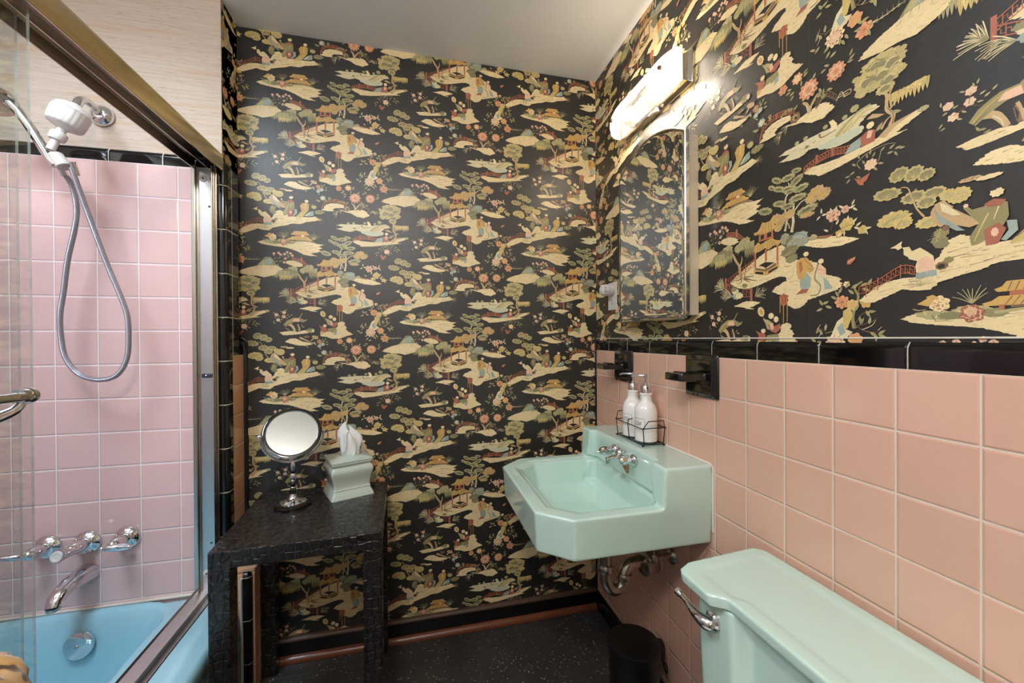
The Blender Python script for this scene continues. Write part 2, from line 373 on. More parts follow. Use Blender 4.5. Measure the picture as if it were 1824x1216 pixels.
WP = """J cr -155.6 111.3 -142.4 119.1 -124 118.3 -105.5 113.3 -90.9 105.1 -92.3 97.1 -105.6 94.3 -124.2 96 -139.9 101.8
E ru 1.6 11.5 -131.8 131.1 -97.4 123.8 -73.5 104.3
P ru -99.5 132.4 -93.4 132.7 -93.5 112.3 -99.7 112
J cr -210.2 101.5 -194.7 101.2 -181.8 93.1 -167.6 83.5 -181.9 75.8 -210.5 66.2
F pk rd -194.4 144.3 5.5 4
F pk rd -177.5 147 5.5 4
F pk rd -147.4 150.7 5.5 4
F pk rd -156.7 143 5.5 4
F pk rd -135.6 146.8 5.5 4
F pk rd -129.1 138.4 5.5 4
F pk rd -158.2 111.2 5.5 4
F pk rd -154.2 125.8 5.5 4
F pk rd -171 141 5.5 4
S br 1.4 0.8 -194.7 108.4 -181.6 123.3 -186.7 137.4 -176.2 145.1
S br 1.4 0.8 -176.5 109.1 -160.7 124.1 -150.1 144.8
S br 1.1 0.5 -160.7 124.1 -134.4 144
S br 1.1 0.5 -184.2 117.4 -158.2 111.2 -145.1 113.2
L sg -197.2 116.9 9.3 120 0.35
L sg -190.6 125.8 9.3 60 0.35
L sg -185.6 113 9.3 20 0.35
L sg -173.7 129.3 9.3 70 0.35
L sg -164.6 135.5 9.3 110 0.35
L sg -171.2 115 9.3 10 0.35
L sg -150.2 127.4 9.3 30 0.35
L sg -194.4 137.1 9.3 150 0.35
L sg -142.3 133.5 9.3 40 0.35
L sg -205 110.9 9.3 150 0.35
L sg -181.7 101.7 9.3 0 0.35
L sg -144.9 139.2 9.3 100 0.35
J cr -119.7 -6.3 -101 7.2 -74.2 22.4 -41.7 37.9 -8.9 53.5 24.1 60.4 40.7 60.9 51.7 49.4 46 31.3 51.5 25.5 73.8 20.1 107.5 11.9 121.6 3.2 138.5 -20.5 169.9 -35.1 175.6 -50.2 152.5 -59.6 126.8 -65.9 101.2 -72.2 84.2 -87.4 70.2 -89 56.3 -81.7 53.6 -66.8 45.3 -58 28.8 -52.2 9.5 -43.6 23.4 -33 51.2 -22.1 45.7 -13.3 29.1 -10.7 9.7 -14 -1.3 -17.2 -25.9 -23.5 -53 -28.4 -69.2 -27.2 -87.9 -24.7 -106.5 -16.3
J cr 88 50.4 107.8 58.5 136.2 57.8 164.8 51.1 193.6 41.2 205.1 35.5 170.4 30 136 33.7 113.4 39.1
J cr 15 -40.6 39.9 -41.7 56.6 -45.9 59.3 -54.8 37 -55.1
J cr -106.9 -70.1 -85.5 -64 -64 -59.4 -42.4 -62 -20.7 -66.2 -42.5 -73.8 -53.4 -76.8 -39.9 -82 -58.8 -79.8 -80.2 -74.2
S tn 1.4 0.5 -25.8 -11.7 9.8 -10.4
S tn 1.4 0.5 56.7 -28 79.1 -26.1
S tn 1.4 0.5 124.2 -32.8 149.8 -37
S tn 1.4 0.5 67.6 -66.6 90 -67
S tn 1.4 0.5 -63.6 -0.8 -42 2.6
S tn 1.4 0.5 107.8 47.9 130.4 47.1
S tn 1.4 0.5 153.2 40.2 176.2 38.3
S tn 1.4 0.5 -85.2 -18.8 -63.7 -18.9
B gr 46.3 73 13.1 14.2 8 0
B gg 74.1 67.9 30 13.6 10 -10
B gr 71.3 55.9 25.9 10.9 9 -8
B gg 57.2 43.6 23.2 12.3 9 -10
B gr 88.1 59.4 16.9 13.1 8 0
B gg 62.7 25.8 16.4 10.4 8 -10
B bl 82.6 72.7 19.1 7.1 9 0
S dk 1.1 0.5 49 61.2 57.4 71.9 74.2 76.9 91 72.9 99.4 62.7
S dk 1.1 0.5 43.3 40.2 57.2 49.5 79.6 50.1
S lt 1.1 0.5 54.6 61.3 74.2 69.4 91 66.9
S lt 1.1 0.5 46 34.3 62.8 40.7
S dk 1.1 0.5 46 28.4 68.3 34.9 82.3 32.3
S lt 7.1 3.8 63.1 84 67.4 106.5 66.2 127.3 69.1 142.4
S lt 5.5 2.2 46.4 90.9 50.8 114.8 46.8 141.4 48.4 165.3 58.2 180.6 55.5 198.4
S lt 3.3 1.4 67.6 127.4 83.1 142.9 97.2 148
S lt 3.3 1.4 48.2 147.4 33 151.2 24.8 158.3
S lt 2.7 1.1 49.2 168.3 61 177.8 75 182.9
S lt 2.5 1.1 57.6 94.2 54.9 106 46.6 111.7
S br 1.1 0.5 65.9 88.5 68.8 109.5 70.4 136.4
S br 1.1 0.5 47.8 93.9 50 120.7 49.1 150.4
B sg -6.9 152.5 21.3 9.8 11 15
B gg -6.9 151 16 4.9 9 15
B dg -7.9 153 9.6 2.8 8 15
B sg 31.7 158.6 19.1 7.6 11 12
B gg 31.7 157.1 14.3 3.8 9 12
B dg 30.6 159.1 8.6 2.1 8 12
B sg 53.8 146.2 19.1 7.1 11 0
B gg 53.8 144.7 14.3 3.5 9 0
B dg 52.7 146.7 8.6 2 8 0
B sg 77.6 157.6 23.2 8.2 11 0
B gg 77.6 156.2 17.4 4.1 9 0
B dg 76.5 158.2 10.4 2.3 8 0
B sg 86.1 176 19.1 8.2 11 -8
B gg 86.1 174.5 14.3 4.1 9 -8
B dg 85 176.5 8.6 2.3 8 -8
B sg 54.1 184.9 21.8 7.6 11 8
B gg 54 183.4 16.4 3.8 9 8
B dg 52.9 185.4 9.8 2.1 8 8
B sg 75.1 196.3 19.1 8.7 11 -25
B gg 75.1 194.9 14.3 4.4 9 -25
B dg 74 196.9 8.6 2.4 8 -25
B sg 30.5 192.7 16.9 7.1 11 20
B gg 30.5 191.2 12.7 3.5 9 20
B dg 29.4 193.2 7.6 2 8 20
B sg 54.2 210.2 19.1 8.2 11 0
B gg 54.2 208.7 14.3 4.1 9 0
B dg 53.1 210.7 8.6 2.3 8 0
B sg 25.2 214.6 16.4 7.6 11 30
B gg 25.2 213.1 12.3 3.8 9 30
B dg 24.1 215.2 7.4 2.1 8 30
B sg 75.2 218.7 13.6 6 11 10
B gg 75.2 217.3 10.2 3 9 10
B dg 74.1 219.3 6.1 1.7 8 10
B sg 99.8 124.2 25.9 9.8 11 -8
B gg 99.8 122.7 19.5 4.9 9 -8
B dg 98.7 124.7 11.7 2.8 8 -8
B sg 58.2 177.6 13.6 6 11 0
B gg 58.2 176.2 10.2 3 9 0
B dg 57.1 178.2 6.1 1.7 8 0
B sg 11.3 202.1 10.9 6 11 30
B gg 11.3 200.6 8.2 3 9 30
B dg 10.2 202.6 4.9 1.7 8 30
B tn 119.8 153.5 20.5 13.6 9 -20
B go 117.6 155.2 12.3 7.5 7 -20
B tn 136.8 145.2 16.9 11.5 9 -25
B go 134.6 146.9 10.2 6.3 7 -25
B tn 111.3 144.1 16.9 10.9 9 0
B go 109 145.8 10.2 6 7 0
B tn 23.2 125.6 15 12.3 9 0
B go 21 127.3 9 6.8 7 0
B tn 46.7 123.6 15 11.5 9 0
B go 44.5 125.3 9 6.3 7 0
B tn 32.7 111.2 13.1 9.8 9 0
B go 30.5 112.9 7.9 5.4 7 0
B tn 60.6 127.1 12.3 10.9 9 0
B go 58.4 128.8 7.4 6 7 0
B tn 99.7 112.2 19.1 5.5 9 0
B go 97.5 113.9 11.5 3 7 0
B tn 28.5 101.5 10.9 7.6 9 0
B go 26.3 103.2 6.6 4.2 7 0
S br 0.8 0.5 102.3 151.5 108.5 156 114.2 159.3
S br 0.8 0.5 116.5 158.2 122.7 162.6 128.4 165.9
S br 0.8 0.5 133.4 146.9 139.7 151.3 145.5 154.6
S br 0.8 0.5 141.9 135.1 148.2 139.6 154 142.9
S br 0.8 0.5 119.2 140.2 125.4 144.7 131.2 148
S br 0.8 0.5 15.7 124.1 21.8 128.5 27.3 131.7
S br 0.8 0.5 37.8 122 43.9 126.4 49.5 129.6
S br 0.8 0.5 26.6 108.3 32.7 112.6 38.3 115.8
P ru -39.4 62.9 -33.9 63.1 -34.2 20.4 -39.7 20.3
P ru 24.1 66.4 29.6 66.5 29.2 13.1 23.7 13
P ru -8.1 60.9 -2.1 61.1 -2.5 6.4 -8.5 6.3
P ru -25 101.6 14.7 103.1 16 83.9 -26.5 82.5
P dk -20.1 98 -10.8 98.3 -10.9 87.4 -20.2 87.1
P dk -1.8 98.6 10 99.1 9.9 88.1 -1.9 87.7
P go -15.2 128.5 -7.1 125 3.9 125.4 10.8 128.1 14.8 117.9 20.3 112.2 28.5 108 24.4 103.4 7.8 101.4 -8.6 98.4 -25 100.8 -38.5 101.1 -41.7 107.8 -30.3 108.8 -23.5 114.9
S br 1.1 0.8 -12.5 124.2 -16.8 101.9
S br 1.1 0.8 -5.7 124.5 -6.5 102.3
S br 1.1 0.8 1.2 124.7 3.7 102.7
S br 1.1 0.8 6.6 125 12 103
S br 1.1 0.8 -38.5 102.6 -24.9 103.1 -8.6 100.2 10.6 103.8 27.2 107.4
P go -27.8 82.4 -19.7 75.3 -5.5 80.2 13.2 83.8 21.4 76.7 40.7 71.3 29.6 64.2 15.8 64.6 2 58.3 -7.5 63.9 -19.8 59.7 -36.1 57.1 -41.5 62.9 -59 72 -41.4 73.1
S br 1.1 0.8 -22.1 78.2 -30.7 61.1
S br 1.1 0.8 -17 78.4 -23.1 61.4
S br 1.1 0.8 -11.8 78.5 -15.5 61.6
S br 1.1 0.8 -1.6 78.9 -0.2 62.1
S br 1.1 0.8 3.6 79 7.5 62.3
S br 1.1 0.8 8.7 79.2 15.2 62.5
S br 1.1 0.8 13.9 79.4 22.9 62.8
P go -41.9 15.8 -5.2 6.4 30.7 20.6 31.4 10.2 1.6 -1.7 -6.6 -1.9 -41.9 7
P dk -36.5 11.6 -13.4 6.8 -13.4 0.3 -36.5 5.7
P dk 1.7 6.5 26.5 14.5 26.4 9.5 1.6 0.6
P br -35.1 20.4 -6.5 12.3 21 23.3 23.7 17.4 -5.2 6.4 -39.2 15.9
P dk -25.5 25.1 -6.4 30 18.3 24.7 -5.1 15.8
P cr -6.4 32.9 26.6 26.4 23.8 23.4 -6.4 30
S tn 9.3 4.9 -78.4 -1.1 -84.9 16.3 -87.5 33.7 -98 48 -105.9 62.3 -109.8 69.5
S tn 4.9 1.9 -87.5 30.8 -79.3 45.6 -79.3 57.3
S br 2.7 1.4 -71.6 -1 -67.4 22.6 -68.7 40.1
S br 1.1 0.5 -79.6 4.7 -84.8 28 -95.4 45.2
S br 3.5 0.8 -79.7 1.8 -93.1 -2.9 -101 -1.6
S br 3.5 0.8 -71.6 2 -55.5 2.3 -42 -0.3
S br 3.5 0.8 -74.3 -1 -58.3 -9.5 -52.9 -12.3
S br 3.5 0.8 -69 -0.9 -47.5 -7.8 -31.2 -11.9
S br 3.5 0.8 -79.7 -1.1 -82.4 -8.5 -90.5 -13
B sg -132.2 81.8 24.6 13.6 10 -20
B sg -166.4 69.1 20.5 12.3 10 20
B gg -145.4 78.5 19.1 9.6 9 0
B sg -73.7 89.6 24.6 13.6 10 -25
B gg -52.2 75.7 13.6 10.9 8 0
B sg -92.4 80.2 12.3 10.9 8 0
W sg -155.9 69.4 90.1 34.1 17
W yl -153.4 55.1 43.7 23.2 7
W gg -124.3 76.3 30 21.8 6
W sg -67 84 54.6 27.3 11
W gg -55 66.8 30 24.6 7
E ru 1.4 19.1 -135.4 0.6 -106.2 14.3 -74.1 28.2 -41.7 42.3
P rd -138.5 9.2 -131.4 9.4 -131.7 -28.3 -138.8 -25.6
E rd 1.9 19.1 -132.9 -8.1 -111.8 -16.4 -95.9 -27.7
E rd 1.9 21.8 -77.2 -27.4 -63.8 -30.1 -47.6 -29.8
P rd -53 -27 -45.4 -26.8 -45.7 -60.6 -53.2 -59.2
Y lt -140.9 -19.8 41 9 100 185
Y gg -140.9 -19.8 32.8 7 108 175
Y lt -112 -42.5 35.5 7 130 200
Y gg -112 -42.5 28.4 5 138 190
Y lt -36.9 -50.2 30 8 -10 75
Y gg -36.9 -50.2 24 6 -2 65
Y lt -148.7 -14.2 30 6 100 160
Y gg -148.7 -14.2 24 4 108 150
Y lt -15.1 -41 13.6 5 20 100
Y gg -15.1 -41 10.9 3 28 90
Y lt -125.1 -31.1 30 6 160 215
Y gg -125.1 -31.1 24 4 168 205
B bl -96 -42.3 16.4 10.9 8 0
B cr -88 -43.6 13.6 8.2 8 0
B lt -101.3 -30.7 12.3 8.2 7 0
B gg -106.5 -25 10.9 6 7 0
B ol -69.1 -19.9 9.6 5.5 7 0
B gg -71.8 -17 6.8 3.8 7 0
P go 75.2 14.2 85 21.9 99.1 20.7 110.3 6 115.8 -8.9 107.3 -13.6 98.9 -9.3 93.1 -24.4 80.5 -24.6 75 -9.7
P bl 83.3 -24.5 93.1 -24.4 98.9 -12.3 108.7 -24.1 107.1 -45.1 87.3 -49.9 83.2 -39.5
P rd 87.3 -46.9 104.2 -48.2 98.5 -55.8 73.2 -57.6 81.7 -51.5
B cr 97.7 28.2 6.6 5.5 8 0
B dk 99.2 36.3 7.6 3.8 8 0
P ru 80.7 11.3 87.8 14.5 90.5 -3.4 83.4 -12.6
S rd 1.6 1.1 93.4 19.1 107.4 2.9 115.9 -5.9
P pk 117.3 -2.9 128.7 1.9 141.4 -11.4 141.3 -22 124.2 -23.8
P lt 122.8 -20.8 135.6 -23.6 149.8 -44.5 166.9 -56.4 138.2 -62.8 121.2 -54
B cr 130.7 6.4 6.6 5.5 8 0
B dk 133.1 14.9 6.6 3.3 8 0
S gg 3.3 2.2 124.4 0.3 117.1 -26.9 129.8 -44.8 124 -61.4 107 -63.2
P bl 135.6 -26.6 146.9 -38.5 155.4 -53.5 138.3 -53.7
S rd 1.4 0.8 101.7 -3.2 113 -9
S br 1.1 0.5 124.4 -8.8 138.5 -14.5
P ru 32.9 -58.1 42.6 -53.5 53.7 -57.8 52.2 -75.7 46.6 -78.8 42.4 -81.8 35.5 -75.9
S go 1.6 1.4 33.7 -61.1 33.4 -95.3
S go 2.2 1.9 42.4 -78.8 42.1 -120.5
S go 1.6 1.4 52.2 -69.8 51.9 -117.5
S dk 1.1 0.8 39.8 -61 39.1 -74.4
S dk 1.1 0.8 47.5 -60.9 47.4 -74.3
P rd 30.1 -58.1 42.6 -52 55.9 -57.8 53.7 -61.4 42.6 -58 32.8 -61.7
F pk rd 150.8 99 9.3 6
F pk rd 162.2 94.8 9.3 6
J cr -177.3 -163.1 -155.1 -158.8 -128.7 -157.4 -112.9 -161.8 -94.2 -156 -72.8 -153.1 -56.7 -159 -75.6 -166.3 -99.6 -169.1 -126.2 -172 -147.3 -173.9 -165.6 -173.3 -170.8 -167.5
B ol -66.1 -156.1 15.8 10.4 9 0
B lt -56.7 -156.1 5.5 7.1 8 0
S dk 1.1 0.8 -75.5 -151.7 -56.6 -150.2
S cr 1.1 0.8 -76.9 -159 -64.8 -161.9
S tn 12.6 7.1 -147 -129.9 -133.8 -135.7 -126 -147.3 -120.8 -158.9
S br 7.1 3.8 -107.6 -158.9 -107.4 -144.4 -112.7 -132.7
S lt 2.7 1.4 -136.5 -135.7 -128.6 -144.4 -124.8 -156
S lt 2.5 1.1 -103.5 -156 -104.8 -141.5
S tn 4.4 2.5 -111.3 -129.8 -107.4 -141.5 -104.9 -157.5
S br 1.6 0.8 -114.8 -135.6 -111.5 -156
P ol -162.7 -132.8 -152.1 -118.4 -128.3 -105.2 -104.5 -105 -88.6 -113.7 -77.8 -112.2 -80.6 -118 -94 -123.9 -107.2 -118.2 -123.2 -122.6 -139.1 -129.9 -154.9 -141.5
S ol 4.1 2.5 -107.2 -106.5 -100.4 -97.7 -96.4 -90.4 -92.4 -87.5
S ol 3.3 1.6 -88.6 -118.1 -80.5 -113.7 -77.3 -110.7
P pk -131.1 -118.3 -123.1 -108.1 -107.2 -108 -104.6 -121.1 -117.9 -121.1
S go 1.4 0.8 -157.5 -135.7 -144.3 -121.2 -123.1 -109.5 -107.2 -108
S dk 1.1 0.5 -160.1 -140.1 -141.7 -127
F pk lt -187.1 -94 7.6 6
F pk lt -159.7 -85.2 7.6 6
F pk lt -180.8 -114.2 7.6 6
F pk lt -161.2 -101.1 7.6 6
L sg -196.2 -86.9 8.2 90 0.35
L sg -151.8 -75 8.2 70 0.35
L sg -191.1 -104.1 8.2 200 0.35
L sg -173.1 -121.3 8.2 -30 0.35
L sg -146.7 -95.2 8.2 20 0.35
L sg -133.5 -95.1 8.2 40 0.35
L sg -196.4 -121.4 8.2 230 0.35
L sg -170.1 -80.9 8.2 150 0.35
L sg -149.4 -106.8 8.2 -10 0.35
L sg -178.1 -99.7 8.2 10 0.35
L sg -167.8 -112.6 8.2 -40 0.35
L sg -193.9 -127.2 8.2 200 0.35
L sg -141.5 -100.9 8.2 30 0.35
L sg -157.1 -77.9 8.2 100 0.35
S br 1.1 0.5 -180.8 -112.7 -162.5 -106.8 -146.8 -114 -133.6 -106.7
S br 1.1 0.5 -162.5 -104 -159.7 -86.6
L sg -147.1 -150.2 9.8 170 0.35
L sg -152.3 -147.3 9.8 120 0.35
L sg -141.9 -156 9.8 190 0.35
L sg -96.7 -135.6 9.8 60 0.35
L sg -91.4 -141.4 9.8 10 0.35
J cr -29.7 -178.2 -26.9 -167.9 -10.5 -162 14.2 -153.2 33.6 -141.3 36.5 -123.5 50.5 -119 61.6 -123.4 58.7 -132.4 67.1 -138.3 65.6 -150.3 72.5 -159.2 93.5 -171.3 78 -175.7 58.4 -181.6 41.6 -188.9 14 -188.8 -5.2 -181.6
B cr -19.6 -89.8 9.8 13.1 10 -25
B go -19 -89.8 5.5 8.7 8 -25
S go 1.4 1.1 -14.2 -103 -7.4 -111.8
P sg -14.2 -107.4 0.8 -110.3 11.7 -117.6 8.8 -135.4 -2.1 -132.5 -7.5 -117.7
P rd -0.7 -120.7 17.2 -126.5 33.8 -120.5 35.1 -132.4 22.6 -142.8 8.8 -138.4
P rd -36.2 -135.5 -21.3 -141.4 -7.7 -144.3 -5 -156.1 -16 -165 -29.6 -162 -26.8 -147.3
P go -29.6 -159.1 -13.3 -162 -21.5 -170.9 -30.2 -170.8
P ol -2.2 -147.3 28.1 -144.3 32.1 -156.2 14.1 -165.1 -5 -159.1
P bl 19.7 -162.1 32.1 -156.2 30.7 -171 19.6 -174
B cr 9.1 -101.4 8.2 7.6 8 0
B cr 22.8 -110.2 7.1 7.6 8 0
B cr -13.1 -136.9 7.1 6 8 0
B dk 20.2 -86.5 6.6 3.3 7 0
B dk -14.4 -129.6 3.8 2.5 6 0
P pk 4.8 -120.6 14.5 -117.6 17.1 -132.4 8.8 -135.4
L cr 5.9 -163.6 12.3 60 0.35
L cr 14.1 -171 12.3 60 0.35
L cr 0.4 -169.5 12.3 60 0.35
J cr -157.2 -199.2 -138.8 -187 -117.3 -186.8 -95.8 -198.6 -74.1 -204.1 -49.1 -203.3 -61.7 -211.6 -86.6 -215.6 -111.4 -214.2 -138.9 -206.4
S tn 8.3 3.2 -105 -183.2 -92.7 -189.1 -80.3 -194.9 -67.9 -200.8
S br 5.7 2.9 -67.9 -200.8 -52.1 -184.4 -36.4 -175.9
S lt 2.5 1.3 -61.6 -194.2 -49 -181.1
B br -80.2 -180.7 11.4 5.1 8 0
B tn -49 -182.7 13.4 7 9 20
F rd pk -33.4 -199.5 10.2 5
S br 2.9 1.3 -80.3 -201.2 -49.1 -203.3 -20.8 -199.1
L sg -61.7 -206.8 10.8 20 0.35
L sg -49.2 -209.6 10.8 -40 0.35
L sg -17.6 -199 10.8 30 0.35
L sg -11.2 -190.8 10.8 50 0.35
L sg -20.7 -192.8 10.8 100 0.35
L sg -5 -211.3 10.8 0 0.35
L sg -77.3 -220 10.8 -80 0.35
L sg -83.5 -215.5 10.8 200 0.35
L sg -5 -201.7 10.8 10 0.35
L sg -30.3 -208.9 10.8 -60 0.35
L sg -52.3 -203.4 10.8 60 0.35
F bl lt -33.5 -217 8.3 5
F bl lt -20.8 -210.2 8.3 5
L bl -30.4 -228 9.5 -40 0.35
L bl -49.1 -206.4 9.5 -40 0.35
J cr -251.9 -428.6 -234 -422.3 -204.1 -419.1 -173.9 -422 -143.5 -425 -97.3 -420.1 -63.1 -421.5 -38 -427.7 -11.2 -429.2 -31.8 -437.2 -19.2 -443.5 -35 -449.9 -22.4 -456.3 -47.7 -462.6 -63.4 -465.7 -38.3 -475.3 -63.4 -475.8 -88.3 -472 -100.7 -464.1 -119.1 -456.3 -143.6 -448.4 -174 -443.8 -204.2 -440.8 -234.1 -436.2
S tn 1.9 0.6 -143.5 -428.1 -103.5 -427.4
S tn 1.9 0.6 -88.1 -437.4 -50.6 -435.7
S tn 1.9 0.6 -106.8 -450 -63.2 -448.4
S tn 1.9 0.6 -82 -459.4 -57 -457.8
S tn 1.9 0.6 -204.2 -434.6 -180 -435.1
S tn 1.9 0.6 -69.5 -443.6 -38.1 -442
B sg -198.1 -425.3 35 8.3 9 5
B sg -158.7 -420.4 25.4 8.9 9 0
B gg -183 -426.7 19.1 6.4 8 0
B gg -134.3 -425 15.9 7 8 0
S sg 5.1 1.6 -134.3 -425 -97.3 -420.1 -63 -418.4 -44.3 -424.6
S tn 1.3 0.6 -179.9 -420.5 -164.7 -412.7 -146.5 -417.2
F cr go -198 -406.7 14.6 6
P go -215.9 -394.4 -206.9 -391.2 -197.9 -397.4 -203.9 -403.6
P go -227.9 -405.3 -212.9 -395.9 -200.9 -400.5 -213 -409.9
F cr ru -200.4 -409.2 10.8 5
S lt 1.3 0.6 -233.9 -413.1 -225 -416.1 -216 -414.5
F rd pk -158.7 -425.1 15.9 6
F pk go -160.2 -421.4 8.3 5
Y sg -158.6 -409.5 30.2 8 40 145
Y sg -50.5 -412 30.2 9 40 145
P go -121.7 -380.4 -78.4 -380 -73.8 -386.9 -66 -391.5 -69.1 -394.7 -131 -395.2 -134.7 -391.2 -126.4 -387.4
P ru -118.7 -394.5 -75.4 -394.1 -75.4 -401.1 -118.8 -401.4
P go -129.5 -401.5 -72.3 -401.1 -63 -408.9 -53.6 -412 -56.8 -415.8 -143.4 -415 -147.9 -411 -137.2 -407.8
P ru -129.6 -414 -123.5 -414 -123.5 -420.2 -129.6 -420.3
P ru -75.5 -413.7 -69.3 -413.7 -69.3 -420 -75.5 -420
P br -117.3 -414.9 -78.6 -414.7 -78.6 -418.4 -117.3 -418.6
S br 1.3 1 -116.2 -381.6 -120.6 -394.2
S br 1.3 1 -115.7 -402.3 -123.2 -414.3
S br 1.3 1 -108.5 -381.6 -112.9 -394.2
S br 1.3 1 -108 -402.3 -115.5 -414.2
S br 1.3 1 -100.7 -381.5 -105.1 -394.1
S br 1.3 1 -100.3 -402.2 -107.7 -414.2
S br 1.3 1 -93 -381.4 -97.4 -394
S br 1.3 1 -92.5 -402.2 -100 -414.1
S br 1.3 1 -85.2 -381.3 -89.7 -394
S br 1.3 1 -84.8 -402.1 -92.3 -414.1
S br 1.3 1 -77.5 -381.2 -81.9 -393.9
S br 1.3 1 -77 -402 -84.5 -414.1
P cr -97.1 -395 -84.7 -394.9 -86.3 -401.2 -95.6 -401.2
J cr -23 -291.2 -11.8 -283 -7 -268.6 13.7 -261.7 39.3 -261 61.9 -266.8 68.3 -277.9 45.7 -278.4 26.4 -280.5 20 -287 26.3 -293.3 0.8 -293.8
J cr 45.6 -284.8 71.4 -289.1 97.5 -283.6 130.2 -279.6 143.4 -284.2 161.5 -301.7 136.6 -313.5 110.4 -309.2 90.8 -298.3 64.9 -292.4
E ru 1.6 12.7 -21.3 -278.4 -11.7 -256 4.3 -247.6 23.4 -245.4 45.9 -248 71.6 -256.9
P rd 22.8 -243.9 27.3 -243.7 27.2 -258.1 22.7 -258.2
E br 1.6 13.4 120.5 -265.3 143.5 -261.5 163.3 -280.5
S cr 1.3 1.3 169.9 -285.2 189.9 -284.8 189.9 -292.9 176.5 -292.6
S cr 1.3 1.3 163.2 -293.5 173.3 -280.3 179.8 -294.8
S cr 1.3 1 166.6 -288.6 186.5 -289.7
B br 73.1 -279.4 13.4 12.1 8 0
B tn 73.1 -278.7 7 6.4 7 0
B dk 74.7 -280 4.1 3.8 6 0
S tn 9.5 3.8 107.2 -285 100.8 -265.8 91.1 -256.4
S tn 7.6 3.2 104 -285.1 113.9 -268.7 123.8 -255.5
S br 3.8 1.6 120.4 -284.7 136.9 -271.4 146.8 -267.9
S lt 2.9 1.3 104 -281.9 99.2 -265.9
S dk 1.6 1 110.5 -285 113.9 -272
F pe rd 104.3 -235.1 22.9 11
F pk pe 104.3 -234.4 15.6 9
F pe ru 104.3 -235.1 9.2 7
F pe rd 162.9 -233.3 19.7 11
F pk pe 162.9 -232.7 13.4 9
F pe ru 162.9 -233.3 7.9 7
F pe ru 42.9 -200.1 12.1 6
F pe go 78.5 -195.6 13.4 7
F cr pe 78.5 -195.6 8.3 6
F bl lt -16.3 -243.4 11.4 7
F lt bl -17.9 -243.4 6.4 5
L sg 65.4 -221.8 13.4 200 0.35
L sg 98 -198.2 13.4 20 0.35
L sg 137.2 -216.3 13.4 10 0.35
L sg 59 -209.2 13.4 160 0.35
L sg 190.2 -230.9 13.4 -10 0.35
L sg 192 -214.5 13.4 60 0.35
L sg 193.6 -224.3 13.4 30 0.35
L sg 130.4 -252.1 13.4 -60 0.35
L sg 88.1 -211.4 13.4 90 0.35
L sg 117.5 -213.7 13.4 60 0.35
L sg 65.3 -231.4 13.4 220 0.35
L sg 7.5 -245.9 13.4 90 0.35
L sg -30.6 -256.5 13.4 200 0.35
L sg -5.3 -252.6 13.4 -40 0.35
L sg 150.2 -261.3 13.4 -20 0.35
L sg 39.4 -257.8 13.4 60 0.35
L sg 58.7 -254.1 13.4 120 0.35
L sg 74.9 -256.8 13.4 40 0.35
L sg 127.1 -261.9 13.4 -30 0.35
L sg 137 -258.4 13.4 80 0.35
L sg -36.9 -253.5 13.4 170 0.35
L sg 143.9 -209.6 13.4 150 0.35
L sg 55.7 -215.7 13.4 190 0.35
L sg 98 -191.7 13.4 30 0.35
B ol 49 -254.3 5.7 4.5 6 0
B ol 61.9 -255.6 5.7 4.5 6 0
B ol 127.1 -258.7 5.7 4.5 6 0
B ol 136.9 -268.1 5.7 4.5 6 0
B ol 7.5 -241.1 5.7 4.5 6 0
Y lt 35.9 -302.7 19.1 5 170 250
Y lt 55.3 -286.2 19.1 6 170 250
Y lt 39.1 -293 19.1 5 170 250
J wh -493.5 -40.5 -475.4 -35 -450.3 -34.9 -422.2 -33.2 -391 -32.8 -362.4 -35.6 -333.5 -30.9 -310.3 -26.4 -289.8 -31.3 -284 -40.1 -304.6 -44.4 -319.2 -55.9 -310.5 -63 -316.4 -72.4 -339.6 -77.3 -356.9 -77.7 -374.1 -75.6 -394.1 -67.6 -402.5 -60.6 -419.5 -57 -430.8 -62.2 -442.1 -64.3 -458.9 -62.3 -481.1 -57.6 -494.9 -53.9 -478.3 -51.5 -464.4 -47.7 -481 -42.7
P wb -402.5 -60.6 -368.3 -57.1 -333.7 -58.2 -316.3 -60.3 -319.3 -71.1 -345.4 -75.5 -374.1 -74.1 -394.1 -67.6
S lt 1.5 0.9 -396.9 -67.8 -362.6 -67.4 -333.8 -64.3
S lt 1.5 0.9 -382.7 -73 -345.4 -71
S sg 6.4 2.9 -362.5 -56.8 -345.2 -43.7 -321.9 -30.2 -298.6 -27.2
S yl 4.4 1.5 -356.8 -59.5 -333.6 -40 -310.3 -31
S yl 4.1 1.5 -339.5 -57 -319.1 -39.1 -298.6 -31.8
S ol 2.9 1.2 -348.2 -57.5 -330.7 -42.8
S yl 3.5 1.2 -327.9 -48.8 -307.4 -35.4 -287 -40.3
P cr -376.6 -19.9 -368 -19.4 -360.1 -31 -361 -41.6 -373.9 -42.4 -372.4 -30.2
S br 2.6 1.8 -396.7 -40.7 -388.2 -44.7 -362.4 -42.3
P br -398.1 -34.8 -393.3 -36 -393.9 -40.5 -398.1 -40.2
S br 1.5 0.9 -430.7 -50.2 -418.1 -51 -422.3 -45.2
S br 1.8 1.2 -411 -47.5 -405.3 -44.2
B br -424.5 -48.3 3.5 2.6 6 0
B sg -447.5 -30.3 5.8 4.7 7 0
B sg -427.2 -29 5.8 4.7 7 0
B sg -383.8 -26.4 5.8 4.7 7 0
B sg -327.7 -18.4 5.8 4.7 7 0
B sg -345.1 -27 5.8 4.7 7 0
B sg -327.1 -19.9 8.8 7 8 0
